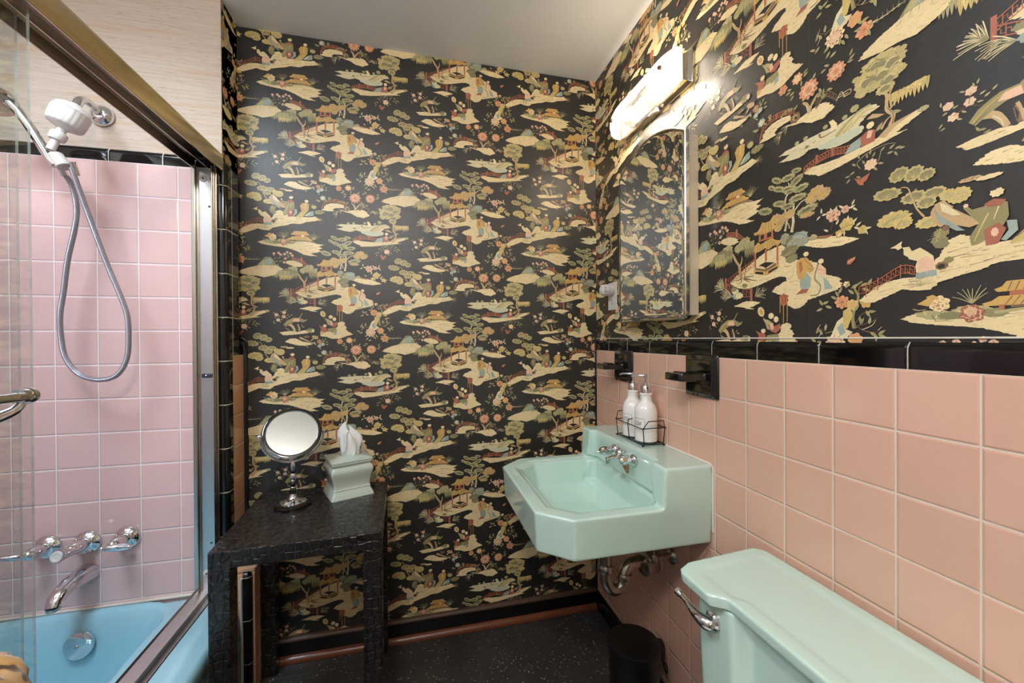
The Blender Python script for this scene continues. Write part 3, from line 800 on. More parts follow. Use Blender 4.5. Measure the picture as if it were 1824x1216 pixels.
J cr -433.9 -102.8 -419.8 -96 -388.6 -100.4 -357.1 -101.9 -316.6 -99.8 -287.4 -95.3 -257.8 -84.6 -228.1 -76.9 -211.6 -79.1 -228.1 -87.7 -257.9 -99.9 -241.6 -102.8 -269.8 -106.7 -316.7 -113.5 -357.2 -120 -397.3 -122.6 -403 -117.7 -419.9 -111
B sg -219.1 -79.5 8.8 4.7 8 0
E ru 1.8 14.6 -431 -90.6 -402.7 -81.6 -371.3 -78.4 -339.7 -85.8 -319.4 -84.8
P rd -404.9 -75.7 -399.8 -75.5 -399.9 -93.5 -405.1 -93.8
P rd -371.9 -75.4 -366.7 -75.2 -366.8 -93.3 -372 -93.6
P tn -287.4 -95.3 -269.6 -82.2 -228.1 -76.9 -257.9 -87.7 -275.6 -100.8
P bl -345.6 -99.8 -333.9 -85.5 -316.5 -80 -312.2 -87.4 -318.1 -99.9
P rd -316.5 -80 -301.8 -73.2 -290.2 -78.6 -291.8 -98.6 -315.2 -100.4
B cr -299.5 -66 7 6.4 8 0
P tn -306.1 -52.1 -295.8 -46.9 -275.3 -58 -287.1 -58.6
S rd 1.8 1.2 -310.7 -84.3 -293.2 -86.4
P pk -303.3 -74.8 -294.6 -77.4 -299 -89.8 -306.3 -87.1
S tn 7.6 4.7 -266.7 -83.5 -262.1 -66.4 -272.4 -51.7 -272.2 -30.2 -275.1 -18.2
S tn 3.5 1.5 -269.4 -54.6 -257.6 -44.7 -248.6 -38
S tn 3.5 1.5 -270.7 -30.2 -263.3 -17.4 -260.3 -8.1
S br 1.8 0.9 -263.7 -81.8 -262.1 -66.4 -271.7 -48.6
S tn 4.1 1.5 -281.4 -82.8 -272.5 -70.1 -263.6 -66.5
L sg -257.7 -63.1 17.5 -20 0.35
L sg -284.3 -76.8 17.5 50 0.35
W yl -239.7 -34.4 58.4 27.7 10
B yl -239.7 -34.4 29.2 5.3 8 -12
B yo -283.5 42.4 35 14.6 12 0
B yo -307 19.5 21.9 20.4 12 0
B yo -262.9 31.6 21.9 17.5 12 0
B yo -286.6 20.8 32.1 17.5 12 0
B yo -272 6.5 24.8 14.6 12 0
B yo -275 -12 16.1 10.5 12 0
B yo -315.9 3.7 11.7 8.8 12 0
B yo -254.2 9.2 12.3 8.8 12 0
B yo -295.5 5 14.6 11.7 12 0
B gg -289.4 39 17.5 7.6 9 0
B gg -304.1 16.6 11.7 9.9 9 0
B gg -263 27 11.7 8.8 9 0
B gg -283.7 14.9 14.6 7.6 9 0
B gg -272 0.4 11.7 6.4 9 0
B gg -275 -12 8.8 5.3 9 0
B gg -277.7 33.7 6.4 4.1 9 0
S cr 1.5 0.9 -301.1 39.7 -292.2 45.2 -283.5 42.7
S cr 1.5 0.9 -318.7 18.7 -309.9 24.1 -301.2 21.7
S cr 1.5 0.9 -274.7 30.8 -265.9 36.3 -257 33.9
S cr 1.5 0.9 -289.5 17.6 -280.7 23.1 -271.9 20.6
S cr 1.5 0.9 -277.9 3.1 -269 8.5 -260.2 6.1
S cr 1.5 0.9 -307.1 7.3 -298.3 12.7 -289.6 10.3
S cr 1.5 0.9 -266 19.2 -257.1 24.7 -248.2 22.2
S cr 1.5 0.9 -286.8 -11.3 -277.9 -5.8 -269.1 -8.3
B yo -318.8 3.5 7.6 5.3 6 0
B yo -248.3 8 7.6 5.3 6 0
B yo -313 -2.2 7.6 5.3 6 0
B yo -324.4 33.5 7.6 5.3 6 0
B yo -248.1 41.8 7.6 5.3 6 0
S sg 1.5 0.6 -319.7 -124.3 -305.1 -116 -275.7 -113.1 -258.1 -118.4
S sg 1.5 0.6 -316.9 -139.4 -322.6 -127.5 -310.9 -117.8
S sg 1.2 0.6 -281.7 -122.5 -287.7 -141.2 -302.4 -147.9
L sg -328.4 -127.8 10.5 140 0.35
L sg -319.6 -115.2 10.5 100 0.35
L sg -299.2 -115.7 10.5 80 0.35
L sg -278.7 -119.3 10.5 40 0.35
L sg -267 -131.1 10.5 0 0.35
L sg -255.2 -127.4 10.5 10 0.35
L sg -249.3 -130.2 10.5 -10 0.35
L sg -264 -121.7 10.5 30 0.35
L sg -331.4 -143.1 10.5 200 0.35
L sg -340.1 -146.5 10.5 180 0.35
L sg -338.8 -155.6 10.5 220 0.35
L sg -290.7 -150.5 10.5 -50 0.35
L sg -281.8 -144 10.5 -20 0.35
L sg -319.9 -154.8 10.5 150 0.35
L sg -293.4 -123.1 10.5 60 0.35
L sg -311 -130 10.5 120 0.35
L sg -258.2 -136.8 10.5 -60 0.35
L sg -305.1 -120.6 10.5 100 0.35
F pk cr -298.8 -139.2 11.7 8
P rd -328.6 -154.5 -317 -159.2 -299.5 -153.9 -305.4 -166.3 -317.1 -171.4 -320 -165.4
L ru -317.1 -166.8 17.5 140 0.35
L ru -314.1 -163.7 17.5 40 0.35
F pk rd 157.3 94.4 14.9 6
F pk rd 180.6 99.4 8.8 6
F yl go 183.7 68.7 14.9 6
F yl go 212.1 51 9.5 5
F go yl 168.7 54.6 8.1 5
S br 1.7 0.7 112.7 60.5 142.2 52.8 165.4 60.9 192 66 212.1 54.3
S br 1.4 0.7 152.2 66.5 158.9 89.7
S rd 3.1 2 115.9 60.1 142.2 56.1 155.4 55.4
L lt 132.7 110.4 12.2 90 0.35
L lt 126 97 12.2 220 0.35
L lt 139.2 101.2 12.2 0 0.35
L lt 195.6 108.6 12.2 60 0.35
L lt 198.9 94.2 12.2 -40 0.35
L lt 172.3 106.9 12.2 140 0.35
L lt 152.4 105.4 12.2 100 0.35
L lt 162.3 106.2 12.2 60 0.35
L lt 165.5 78.8 12.2 60 0.35
L lt 142.3 67.4 12.2 150 0.35
L lt 198.8 73 12.2 40 0.35
L lt 202 56.9 12.2 -30 0.35
L lt 222.1 51.7 12.2 0 0.35
L lt 218.7 44.9 12.2 -60 0.35
L lt 168.6 51.4 12.2 -120 0.35
L lt 116 64 12.2 160 0.35
L lt 185.5 80.2 12.2 80 0.35
L lt 178.6 52.1 12.2 -90 0.35
L lt 205.4 63.7 12.2 30 0.35
L lt 193.9 100.4 12.2 20 0.35
B sg 114.3 60 10.2 5.4 7 0
P ru 183.2 -9.5 185 -1.3 200 2.9 198.3 -3.7 189.9 -10.7
S cr 1.7 1 184.9 -6.2 198.3 0.5
P cr 257.4 5.4 265.9 8.5 276.2 14.1 274.4 7.4 276.1 2.6 270 -0.4 265.9 3.6
S ol 7.5 2.7 197.5 -136 194.3 -110 204.6 -76.9 198 -57.6 211.5 -47.1
S yl 8.8 4.1 182.5 -133.3 181 -110.6 184.4 -97.4
S br 2 1 197.5 -129.4 211.1 -109.2 227.9 -105.2
S br 2 1 197.5 -129.4 217.6 -141.7 237.9 -144.1
S br 1.7 0.7 197.5 -132.7 224.5 -125 238 -117.9
S ol 2 1 141 -144.8 157.5 -140.9 177.4 -143.3
S br 1.7 0.7 131.1 -135.5 144.3 -144.7
P lt 154.2 -144.3 164.3 -121.1 177.6 -110.8 180.8 -136.7 194.1 -142.6 184 -152.8 164 -156.9
P bl 164.2 -134.1 174.2 -123.9 180.8 -143.2 170.7 -150.1
P yl 176 -101.1 189.4 -93.9 194.3 -110 184.1 -136.5 175.8 -133.6
F pe rd 174.5 -83.2 14.9 8
F yl pe 194.4 -90.4 12.2 6
F cr go 183 -48.6 6.8 5
F cr rd 160.7 -163.5 20.3 10
F pk cr 160.7 -163.5 12.9 8
F pe go 199.1 -157.1 14.9 6
F pe ru 215.6 -189.2 16.3 7
F go yl 217.9 -89.3 10.2 5
L sg 131.5 -80.5 14.9 120 0.35
L sg 141.4 -81.6 14.9 20 0.35
L sg 128.1 -95.2 14.9 200 0.35
L sg 147.9 -91 14.9 -20 0.35
L sg 184.7 -50.1 14.9 60 0.35
L sg 198 -54.3 14.9 30 0.35
L sg 214.8 -53.4 14.9 20 0.35
L sg 224.9 -49.6 14.9 60 0.35
L sg 191.3 -64.5 14.9 140 0.35
L sg 218.1 -63.1 14.9 -30 0.35
L sg 227.9 -105.2 14.9 0 0.35
L sg 221.2 -108.8 14.9 -60 0.35
L sg 157.9 -72.7 14.9 150 0.35
L sg 114.6 -158.9 14.9 150 0.35
L sg 124.4 -164.9 14.9 220 0.35
L sg 131.1 -142 14.9 120 0.35
L sg 141 -131.9 14.9 80 0.35
L sg 211 -122.3 14.9 60 0.35
L sg 231.1 -147.7 14.9 -30 0.35
L sg 244.6 -143.8 14.9 30 0.35
L sg 234.4 -154.1 14.9 -80 0.35
L sg 210.7 -171.4 14.9 -30 0.35
L sg 183.9 -178.9 14.9 -60 0.35
L sg 147.3 -190 14.9 230 0.35
L sg 157.2 -196.1 14.9 200 0.35
L sg 203.9 -181.5 14.9 160 0.35
L sg 224 -200.4 14.9 -70 0.35
L sg 230.8 -187 14.9 10 0.35
L sg 170.6 -179.4 14.9 -90 0.35
L sg 201.1 -96.6 14.9 60 0.35
L sg 211.2 -83.1 14.9 40 0.35
L sg 207.7 -119.2 14.9 100 0.35
L sg 124.5 -139.1 14.9 60 0.35
L sg 177.2 -185.7 14.9 -60 0.35
L sg 217.4 -171.1 14.9 0 0.35
L sg 144.1 -177.1 14.9 210 0.35
L sg 164.6 -65.8 14.9 120 0.35
L sg 171.3 -59 14.9 60 0.35
L sg 224.5 -121.7 14.9 80 0.35
L sg 244.6 -150.4 14.9 -20 0.35
S lt 1.4 0.7 122.9 -135.9 131.2 -125.8
S lt 1.4 0.7 131.1 -145.2 124.4 -155.2
S lt 1.4 0.7 210.9 -138.7 227.8 -131.4 234.6 -121.3
S lt 1.4 0.7 237.9 -140.8 244.7 -134
S lt 1.4 0.7 141 -138.4 144.4 -128.5
S lt 1.7 1 230.8 -187 251.1 -189.6 275 -187.1
Y sg 237.6 -191.7 12.9 3 30 150
Y sg 246 -191.4 12.9 3 30 150
Y sg 254.5 -191.1 12.9 3 30 150
Y sg 263 -190.9 12.9 3 30 150
Y sg 271.6 -190.6 12.9 3 30 150
Y sg 280.1 -190.3 12.9 3 30 150
J cr 203.6 -242 213.7 -233.5 237.4 -222.9 264.6 -215.5 285.1 -208.3 319.6 -205.5 343.8 -209.7 362.9 -224.1 347.2 -232.9 333.2 -246.6 298.6 -257.5 271.2 -251.6 244 -250.7
P gg 271.4 -212 288.7 -191.6 299.1 -178 319.7 -177.3 333.5 -193.4 336.9 -209.9 298.9 -209.5
P bl 292 -208 302.4 -187.8 316.3 -180.7 328.3 -190.2 319.6 -207.1
P sg 278.3 -208.5 292.1 -191.5 302.4 -191.1 295.4 -209.6
S sg 2 0.7 281.7 -208.4 270.7 -221.9
S sg 2 0.7 292 -208 285.1 -221.5
S sg 2 0.7 302.3 -207.7 299.5 -221
S sg 2 0.7 316.1 -207.3 318.8 -220.4
S sg 2 0.7 326.5 -206.9 333.3 -220
S sg 2 0.7 336.9 -206.6 348 -219.6
J cr -319.6 -391.5 -309.6 -382.4 -294.5 -370.3 -274.3 -362 -248.9 -357.6 -228.5 -359.2 -213 -351.1 -197.4 -327.2 -186.9 -306.4 -171.3 -301 -150.5 -312.6 -129.5 -322.8 -92.4 -323.3 -65.7 -323 -44.1 -318.7 -26.6 -332.2 -49.7 -338.1 -76.6 -342.7 -98 -352.1 -129.8 -351.7 -150.8 -360.2 -171.8 -364.4 -197.7 -371.7 -208.1 -382.3 -228.7 -382 -249 -377.5 -269.4 -385.8 -292.1 -396.1 -309.7 -395.1
S tn 1.8 0.5 -171.6 -337 -140.2 -337.9
S tn 1.8 0.5 -129.7 -343.1 -97.9 -338.8
S tn 1.8 0.5 -197.6 -355.9 -171.7 -352.9
S tn 1.8 0.5 -249 -370.4 -218.3 -371.4
S tn 1.8 0.5 -76.5 -333.9 -49.6 -331.6
S tn 1.8 0.5 -161.2 -350.8 -135 -346.9
S tn 1.8 0.5 -284.5 -378.2 -264.2 -374.1
S tn 1.8 0.5 -187.1 -326.5 -166.2 -322.3
S tn 1.8 0.5 -113.8 -333.4 -92.5 -331.4
S dk 1.1 0.5 -181.9 -334.8 -161.1 -332
S dk 1.1 0.5 -145.5 -346.9 -129.7 -344.5
S dk 1.1 0.5 -238.8 -365.5 -223.4 -366
E ru 1.3 15.8 -319.4 -364.7 -306.9 -362.5 -286.8 -355.7 -251.3 -336.4 -230.9 -340.8
S rd 2.4 1.8 -286.8 -351.4 -287 -375.5
S rd 2.4 1.8 -251.2 -333.6 -251.4 -357.7
S rd 2.4 1.8 -306.9 -361.1 -307.1 -385.1
B yo -253.8 -176.1 16.4 12.7 10 -20
B gg -253.8 -176.1 11.8 8.4 9 -20
Y yl -253.9 -182.9 12.7 7 20 160
B yo -232.2 -182.7 15.8 12.7 10 -20
B gg -232.2 -182.7 11.4 8.4 9 -20
Y yl -232.3 -189.5 12.7 7 20 160
B yo -214.4 -191.1 13.2 10 10 -15
B gg -214.4 -191.1 9.5 6.6 9 -15
Y yl -214.4 -196.6 10 7 20 160
B yo -271.8 -204.6 24.3 11.6 10 8
B gg -271.8 -204.6 17.5 7.7 9 8
Y yl -271.8 -210.8 11.6 7 20 160
B yo -232.5 -222.6 19.8 11.1 10 0
B gg -232.5 -222.6 14.3 7.3 9 0
Y yl -232.6 -228.6 11.1 7 20 160
B yo -204.3 -224.6 17.2 9.5 10 0
B gg -204.3 -224.6 12.4 6.3 9 0
Y yl -204.4 -229.8 9.5 7 20 160
B yo -214.7 -236.9 14.5 10.6 10 0
B gg -214.7 -236.9 10.5 7 9 0
Y yl -214.8 -242.6 10.6 7 20 160
B yl -260.8 -251.9 27.7 14.5 12 0
B yo -259.2 -252.9 18.3 8.7 9 0
B yl -248.1 -262.3 15.8 10.6 12 0
B yo -246.6 -263.3 10.5 6.3 9 0
B yl -275.9 -255.9 13.2 7.4 12 10
B yo -274.4 -256.9 8.7 4.4 9 10
B yl -209.9 -270.8 21.1 10.6 12 0
B yo -208.3 -271.8 13.9 6.3 9 0
B yl -173.4 -239.4 15.8 13.2 12 0
B yo -171.9 -240.4 10.5 7.9 9 0
B yl -186.3 -234.6 11.9 10 12 0
B yo -184.8 -235.7 7.8 6 9 0
S ol 1.1 0.5 -276 -258.7 -258.2 -248.8 -240.4 -244.6
S ol 1.1 0.5 -258.4 -271.6 -250.6 -256.8 -237.8 -244.4
S ol 1.1 0.5 -273.4 -252.8 -248.1 -250.9
S ol 1.1 0.5 -222.7 -274.6 -209.8 -267.9 -194.3 -263.9
S tn 3.2 1.6 -217.5 -259.9 -227.6 -243.6 -235.1 -221.4 -240.1 -204.7 -250.2 -199.9
S tn 2.6 1.3 -235 -215.7 -227.3 -209.4
S tn 10.6 5.8 -191.9 -281 -204.6 -261.8 -196.8 -246.9 -181.3 -257.2
P tn -204.5 -244.7 -191.6 -240.8 -181.3 -257.2 -160.7 -275.8 -145.1 -289.1 -160.8 -293.1 -181.5 -283.1 -196.9 -267
P bl -204.5 -250.4 -196.9 -264.1 -181.5 -280.2 -166 -296.4 -176.4 -294.2 -199.6 -272.9
P lt -196.8 -244.1 -186.5 -251.9 -171 -270.8 -181.4 -268.7 -194.3 -258.2
B ol -194.6 -292.6 10.6 7.9 8 0
B ol -197.2 -304.3 11.6 9 8 0
B gg -194.7 -311.3 10.6 6.9 8 0
Y sg -197.2 -298.5 15.8 7 90 200
B br -189.3 -286.5 5.3 5.3 7 0
B tn -160.2 -219.6 14.5 3.7 8 0
B cr -139.3 -223.7 15.8 3.7 9 0
P ol -168.4 -262 -164.4 -258.8 -158 -267 -144.9 -266 -134.3 -259.5 -119.9 -267.1 -118.7 -287.3 -124.1 -299.2 -134.6 -300 -145.3 -318 -158.4 -324.7 -160.9 -307.5 -150.3 -289.5 -158.1 -278.5
P rd -144.9 -263.1 -134.3 -258 -121.2 -262.8 -126.5 -270.4 -139.7 -268.5
B cr -131.1 -249.9 7.9 6.9 8 0
B dk -134.7 -242.7 4.8 3.7 7 0
B pk -165.2 -258.9 3.2 3.2 6 0
P rd -145.1 -300.7 -129.3 -293.8 -121.5 -304.9 -129.6 -324.2 -142.7 -325.1
P bl -121.4 -293.3 -110.8 -295.4 -109.6 -309.9 -121.6 -322.3 -126.9 -319.7 -118.9 -307.6
P cr -161 -321.9 -145.3 -320.9 -147.9 -324 -161 -326.3
S yl 2.1 1.3 -139.7 -277.2 -147.7 -295.1 -155.7 -315.8
S cr 1.6 0.8 -129.1 -270.6 -134.5 -288.4
B pk -133.4 -307.1 4.2 6.9 8 0
P go -100.1 -280.2 -92 -269.4 -76 -266.8 -66.7 -271.9 -68.2 -295.4 -76.3 -307.6 -87 -314.2 -95.1 -326.4 -119 -326.4 -105.7 -312.5 -94.9 -300.2
B cr -76 -260.9 7.4 6.3 8 0
P yl -119 -326.4 -103 -309.4 -84.3 -302.3 -76.3 -304.7 -92.5 -326.2
S cr 2.6 1.3 -80 -268.5 -81.5 -293.4
S br 1.1 0.5 -97.5 -285.8 -84.3 -302.3
S br 1.3 0.8 -111 -318.7 -92.3 -302.9
P bl -87.1 -320 -65.5 -301.1 -52 -297.2 -49.5 -314.6 -65.7 -320.1
P wb -81.7 -316.7 -68.2 -304.2 -62.9 -306.7 -76.4 -319.3
Y ol -54.6 -282.8 18.5 8 30 150
B yo -49.2 -282.4 10.6 7.9 8 0
B ol -30.4 -301.6 18.5 9.5 9 0
B gg -19.6 -300.9 10.6 6.3 8 0
Y sg -30.7 -331 18.5 6 -30 50
Y sg -25.2 -330.7 15.8 6 130 260
P cr -248.5 -304.9 -238.3 -305.7 -234.5 -314 -223 -310.3 -212.8 -319.6 -205.1 -327.7 -202.7 -347.6 -210.5 -353.8 -228.4 -352.1 -229.6 -340.7 -227 -332 -238.5 -327
P pk -227 -332 -215.4 -325.5 -202.6 -336.1 -205.3 -350.6 -225.9 -351.9
P bl -229.7 -353.6 -215.6 -351.3 -213.1 -361.1 -228.5 -362
P bl -214.3 -351.2 -201.5 -350.4 -200.2 -360.3 -213.1 -361.1
B br -194.4 -345.7 9 6.9 8 0
B dk -195 -346.5 5.3 4.2 7 0
B ol -185.8 -337.9 6.9 5.3 7 0
B cr -240.9 -314.4 6.3 7.4 7 0
Y sg -223.5 -374.6 18.5 9 10 170"""

def expand_motifs():
    """turn the drawing instructions of one repeat into (colour, polygon) pairs, millimetres"""
    rnd = random.Random(11); out = []
    def em(c, pts, j=.07):
        col = lin(PAL[c]); k = 1 + rnd.uniform(-j, j)
        out.append((tuple(min(1, x*k) for x in col[:3]), pts))
    def stroke(c, P, w0, w1, j=.1):
        P = [Vector(p) for p in P]
        if len(P) > 2: P = [Vector(q[:2]) for q in catmull([(p.x, p.y, 0) for p in P], 4)]
        L = []; Rr = []; N = len(P)
        for i, p in enumerate(P):
            t = (P[min(i+1, N-1)] - P[max(i-1, 0)]);
            if t.length < 1e-6: t = Vector((1, 0))
            t.normalize(); nn = Vector((-t.y, t.x)); w = (w0 + (w1-w0)*i/(N-1))/2*rnd.uniform(.85, 1.15)
            L.append(tuple(p+nn*w)); Rr.append(tuple(p-nn*w))
        for i in range(N-1): pass
        em(c, L + Rr[::-1], j)
    def leaf(c, x, y, l, a, w):
        a = R(a); d = Vector((cos(a), sin(a))); q = Vector((-d.y, d.x)); p = Vector((x, y)) - d*l*.5
        em(c, [tuple(p), tuple(p+d*l*.3+q*l*w*.5), tuple(p+d*l*.65+q*l*w*.42), tuple(p+d*l), tuple(p+d*l*.65-q*l*w*.42), tuple(p+d*l*.3-q*l*w*.5)], .18)
    def blob(c, x, y, rx, ry, n, a, depth=.12, j=.08):
        a = R(-a); n = int(n); pts = []
        ph = rnd.uniform(0, 6)
        for k in range(n*4):
            t = 2*pi*k/(n*4); s = 1 - depth*(1-abs(sin(n*t/2+ph)))*1.6 + rnd.uniform(-.03, .03)
            u, v = rx*s*cos(t), ry*s*sin(t); pts.append((x+u*cos(a)-v*sin(a), y+u*sin(a)+v*cos(a)))
        em(c, pts, j)
    def crosses(Q):
        n = len(Q)
        def o(p, q, r): return (q[0]-p[0])*(r[1]-p[1])-(q[1]-p[1])*(r[0]-p[0])
        for i in range(n):
            p1, p2 = Q[i], Q[(i+1) % n]
            for j in range(i+2, n):
                if i == 0 and j == n-1: continue
                p3, p4 = Q[j], Q[(j+1) % n]
                if max(p1[0], p2[0]) < min(p3[0], p4[0]) or max(p3[0], p4[0]) < min(p1[0], p2[0]) or max(p1[1], p2[1]) < min(p3[1], p4[1]) or max(p3[1], p4[1]) < min(p1[1], p2[1]): continue
                if o(p1, p2, p3)*o(p1, p2, p4) < 0 and o(p3, p4, p1)*o(p3, p4, p2) < 0: return True
        return False
    def jag(c, P):
        N = len(P); s = 1.0
        for attempt in range(14):
            pts = []
            for i in range(N):
                x0, y0 = P[i]; x1, y1 = P[(i+1) % N]; L = abs(x1-x0)+abs(y1-y0); k = max(1, int(L/2.6))
                for j in range(k):
                    t = j/k; x = x0+(x1-x0)*t; y = y0+(y1-y0)*t
                    amp = (3.2 if abs(x1-x0) > abs(y1-y0)*.5 else 4.5)*s
                    pts.append((x+rnd.uniform(-1, 1)*amp*(1 if j else .3), y+rnd.uniform(-.4, .4)*s))
            if not crosses(pts): break
            s *= .8
        else: pts = P
        em(c, pts, .05)
    for line in WP.strip().split('\n'):
        e = line.split(); t = e[0]; c = e[1]
        if t == 'F': c2 = e[2]; v = list(map(float, e[3:]))
        else: v = list(map(float, e[2:]))
        pr = lambda q: [(q[i], q[i+1]) for i in range(0, len(q), 2)]
        if t == 'P': em(c, pr(v))
        elif t == 'J':
            jag(c, pr(v)); P = pr(v); xs = [p[0] for p in P]; ys = [p[1] for p in P]; x0, x1, y0, y1 = min(xs), max(xs), min(ys), max(ys)
            for k in range(int((x1-x0)*(y1-y0)/75)+3):
                x = rnd.uniform(x0, x1); y = rnd.uniform(y0, y1); L = rnd.uniform(3, 11)
                def inside(px, py):
                    r_ = False
                    for q in range(len(P)):
                        (ax, ay), (bx, by) = P[q], P[q-1]
                        if (ay > py) != (by > py) and px < (bx-ax)*(py-ay)/(by-ay)+ax: r_ = not r_
                    return r_
                if inside(x, y) and inside(x+L, y+.3) and inside(x, y-1.5) and inside(x, y+1.5):
                    stroke(rnd.choice(['tn', 'tn', 'yl', 'yo', 'lt', 'br']), [(x, y), (x+L*.5, y+rnd.uniform(-.4, .4)), (x+L, y+.3)], rnd.uniform(.5, 1.3), .25)
        elif t == 'B':
            blob(c, *v[:6])
            x, y, rx, ry = v[:4]
            if rx > 7 and c in ('sg', 'yo', 'yl', 'tn', 'gr', 'ol'):
                for k in range(7):
                    a = rnd.uniform(0, 6.28); s = rnd.uniform(.2, .75)
                    leaf({'sg': 'gg', 'yo': 'ol', 'yl': 'tn', 'tn': 'br', 'gr': 'gg', 'ol': 'dg'}[c], x+rx*s*cos(a), y+ry*s*sin(a), rx*.3, rnd.uniform(20, 160), .25)
                for k in range(5):
                    a = rnd.uniform(0, 6.28); s = rnd.uniform(.3, .8)
                    leaf('cr' if c != 'gr' else 'lt', x+rx*s*cos(a), y+ry*s*sin(a)+ry*.1, rx*.22, rnd.uniform(20, 160), .2)
        elif t == 'S': stroke(c, pr(v[2:]), v[0], v[1])
        elif t == 'L':
            leaf(c, *v)
            if v[2] > 9: x, y, l, a, w = v; stroke('dg' if c == 'sg' else c, [(x-cos(R(a))*l*.4, y-sin(R(a))*l*.4), (x+cos(R(a))*l*.35, y+sin(R(a))*l*.35)], l*.05, l*.02)
        elif t == 'F':
            x, y, r, n = v; n = int(n); blob(c, x, y, r, r*.92, n, 0, .17)
            for k in range(n):
                a = 2*pi*k/n+rnd.uniform(.1, .5); stroke(c2, [(x+r*.62*cos(a), y+r*.58*sin(a)), (x+r*.88*cos(a), y+r*.82*sin(a))], r*.07, r*.04, .2)
            if r > 7:
                blob(c2, x+r*.04, y-r*.03, r*.72, r*.62, n, 20, .18, .05); blob(c, x, y, r*.66, r*.56, n, 20, .20, .05)
                blob(c2, x-r*.05, y+r*.02, r*.42, r*.35, 6, 50, .2); blob(c, x-r*.04, y+r*.02, r*.34, r*.27, 6, 50, .2)
            blob(c2, x, y, r*.20, r*.16, 5, 0)
        elif t == 'Y':
            x, y, r, n, a0, a1 = v; n = int(n)
            for k in range(n):
                a = R(a0+(a1-a0)*k/max(1, n-1)+rnd.uniform(-4, 4)); rr = r*rnd.uniform(.8, 1.05)
                stroke(c, [(x, y), (x+rr*.55*cos(a), y+rr*.55*sin(a)), (x+rr*cos(a)*1.0, y+rr*sin(a)-rr*.08)], r*.05, r*.03)
        elif t == 'W':
            x, y, w, h, n = v; n = int(n)
            for k in range(n):
                u = x-w/2+w*(k+.5)/n; hh = h*rnd.uniform(.65, 1.0); ww = w/n*.62
                em(c, [(u-ww, y+hh*.25), (u+ww, y+hh*.3), (u+ww*.8, y-hh*.2), (u+ww*.3, y-hh*.6), (u-ww*.1, y-hh*.75), (u-ww*.6, y-hh*.35)], .14)
                stroke('gg' if c == 'sg' else 'ol', [(u, y+hh*.2), (u, y-hh*.5)], ww*.25, ww*.1)
        elif t == 'E':
            w, h = v[:2]; P = pr(v[2:]); w = max(w, 1.0)
            stroke(c, P, w, w, 0); Q = [(x, y-h*.85) for x, y in P]; stroke(c, Q, w, w, 0)
            for i in range(len(P)-1):
                x0, y0 = P[i]; x1, y1 = P[i+1]; n = max(1, int(abs(x1-x0)/(h*.42)))
                for k in range(n+1):
                    t_ = k/n; x = x0+(x1-x0)*t_; y = y0+(y1-y0)*t_
                    stroke(c, [(x, y), (x, y-h*.85)], w*.8, w*.8, 0)
                    if k < n:
                        xn = x0+(x1-x0)*(k+1)/n; yn = y0+(y1-y0)*(k+1)/n
                        stroke(c, [(x, y-h*.3), ((x+xn)/2, (y+yn)/2-h*.3), ((x+xn)/2, (y+yn)/2-h*.6), (xn, yn-h*.6)], w*.6, w*.6, 0)
    return out
MOT = expand_motifs()
TW, TH = .525, .6152

def clip(poly, u0, u1, v0, v1):
    for ax, lim, sg in ((0, u0, 1), (0, u1, -1), (1, v0, 1), (1, v1, -1)):
        if not poly: return poly
        ins = [sg*(p[ax]-lim) >= 0 for p in poly]
        if all(ins): continue
        out = []
        for i, p in enumerate(poly):
            q = poly[i-1]; a, b = ins[i-1], ins[i]
            if a != b:
                t = (lim-q[ax])/(p[ax]-q[ax]); out.append((q[0]+(p[0]-q[0])*t, q[1]+(p[1]-q[1])*t))
            if b: out.append(p)
        poly = out
    return poly

def papered_wall(name, origin, ud, nd, rects, ua, va, parent=None, extra=None):
    """wall = base plane(s) + printed motifs, one mesh. ud: unit vector of u, nd: outward normal; u,v metres; v is world z."""
    V = []; F = []; C = []
    o = Vector(origin); ud = Vector(ud); nd = Vector(nd)
    black = lin('1E1A16')[:3]
    def addp(poly, col, off):
        b = len(V)
        for u, v in poly: V.append(tuple(o+ud*u+Vector((0, 0, v))+nd*off))
        F.append(list(range(b, b+len(poly)))); C.append(col)
    for (u0, u1, v0, v1) in rects:
        addp([(u0, v0), (u1, v0), (u1, v1), (u0, v1)], black, 0)
        i0 = int(math.floor((u0-ua)/TW))-2; i1 = int(math.ceil((u1-ua)/TW))+2
        for i in range(i0, i1):
            cx = ua+i*TW; s = cx+.105
            if u0+.002 < s < u1-.002: addp([(s-.0005, v0), (s+.0005, v0), (s+.0005, v1), (s-.0005, v1)], (.045, .038, .03), .00002)
            half = TH/2 if i % 2 else 0
            j0 = int(math.floor((v0-va)/TH))-2; j1 = int(math.ceil((v1-va)/TH))+2
            for j in range(j0, j1):
                cz = va+j*TH+half
                if cx+.45 < u0 or cx-.45 > u1 or cz+.75 < v0 or cz-.75 > v1: continue
                for k, (col, P) in enumerate(MOT):
                    P2 = [(cx+x*.001, cz+y*.001) for x, y in P]
                    us = [p[0] for p in P2]; vs = [p[1] for p in P2]
                    if max(us) <= u0 or min(us) >= u1 or max(vs) <= v0 or min(vs) >= v1: continue
                    if min(us) < u0 or max(us) > u1 or min(vs) < v0 or max(vs) > v1: P2 = clip(P2, u0, u1, v0, v1)
                    if len(P2) > 2: addp(P2, col, .00004+.0000006*k)
    me = bpy.data.meshes.new(name); me.from_pydata(V, [], F)
    ca = me.color_attributes.new('Col', 'FLOAT_COLOR', 'CORNER'); buf = []
    for f, c in zip(F, C): buf += [c[0], c[1], c[2], 1.0]*len(f)
    ca.data.foreach_set('color', buf); me.materials.append(M['paper'])
    me.update()
    ob = bpy.data.objects.new(name, me); COL.objects.link(ob); tag(ob, kind='structure')
    return ob

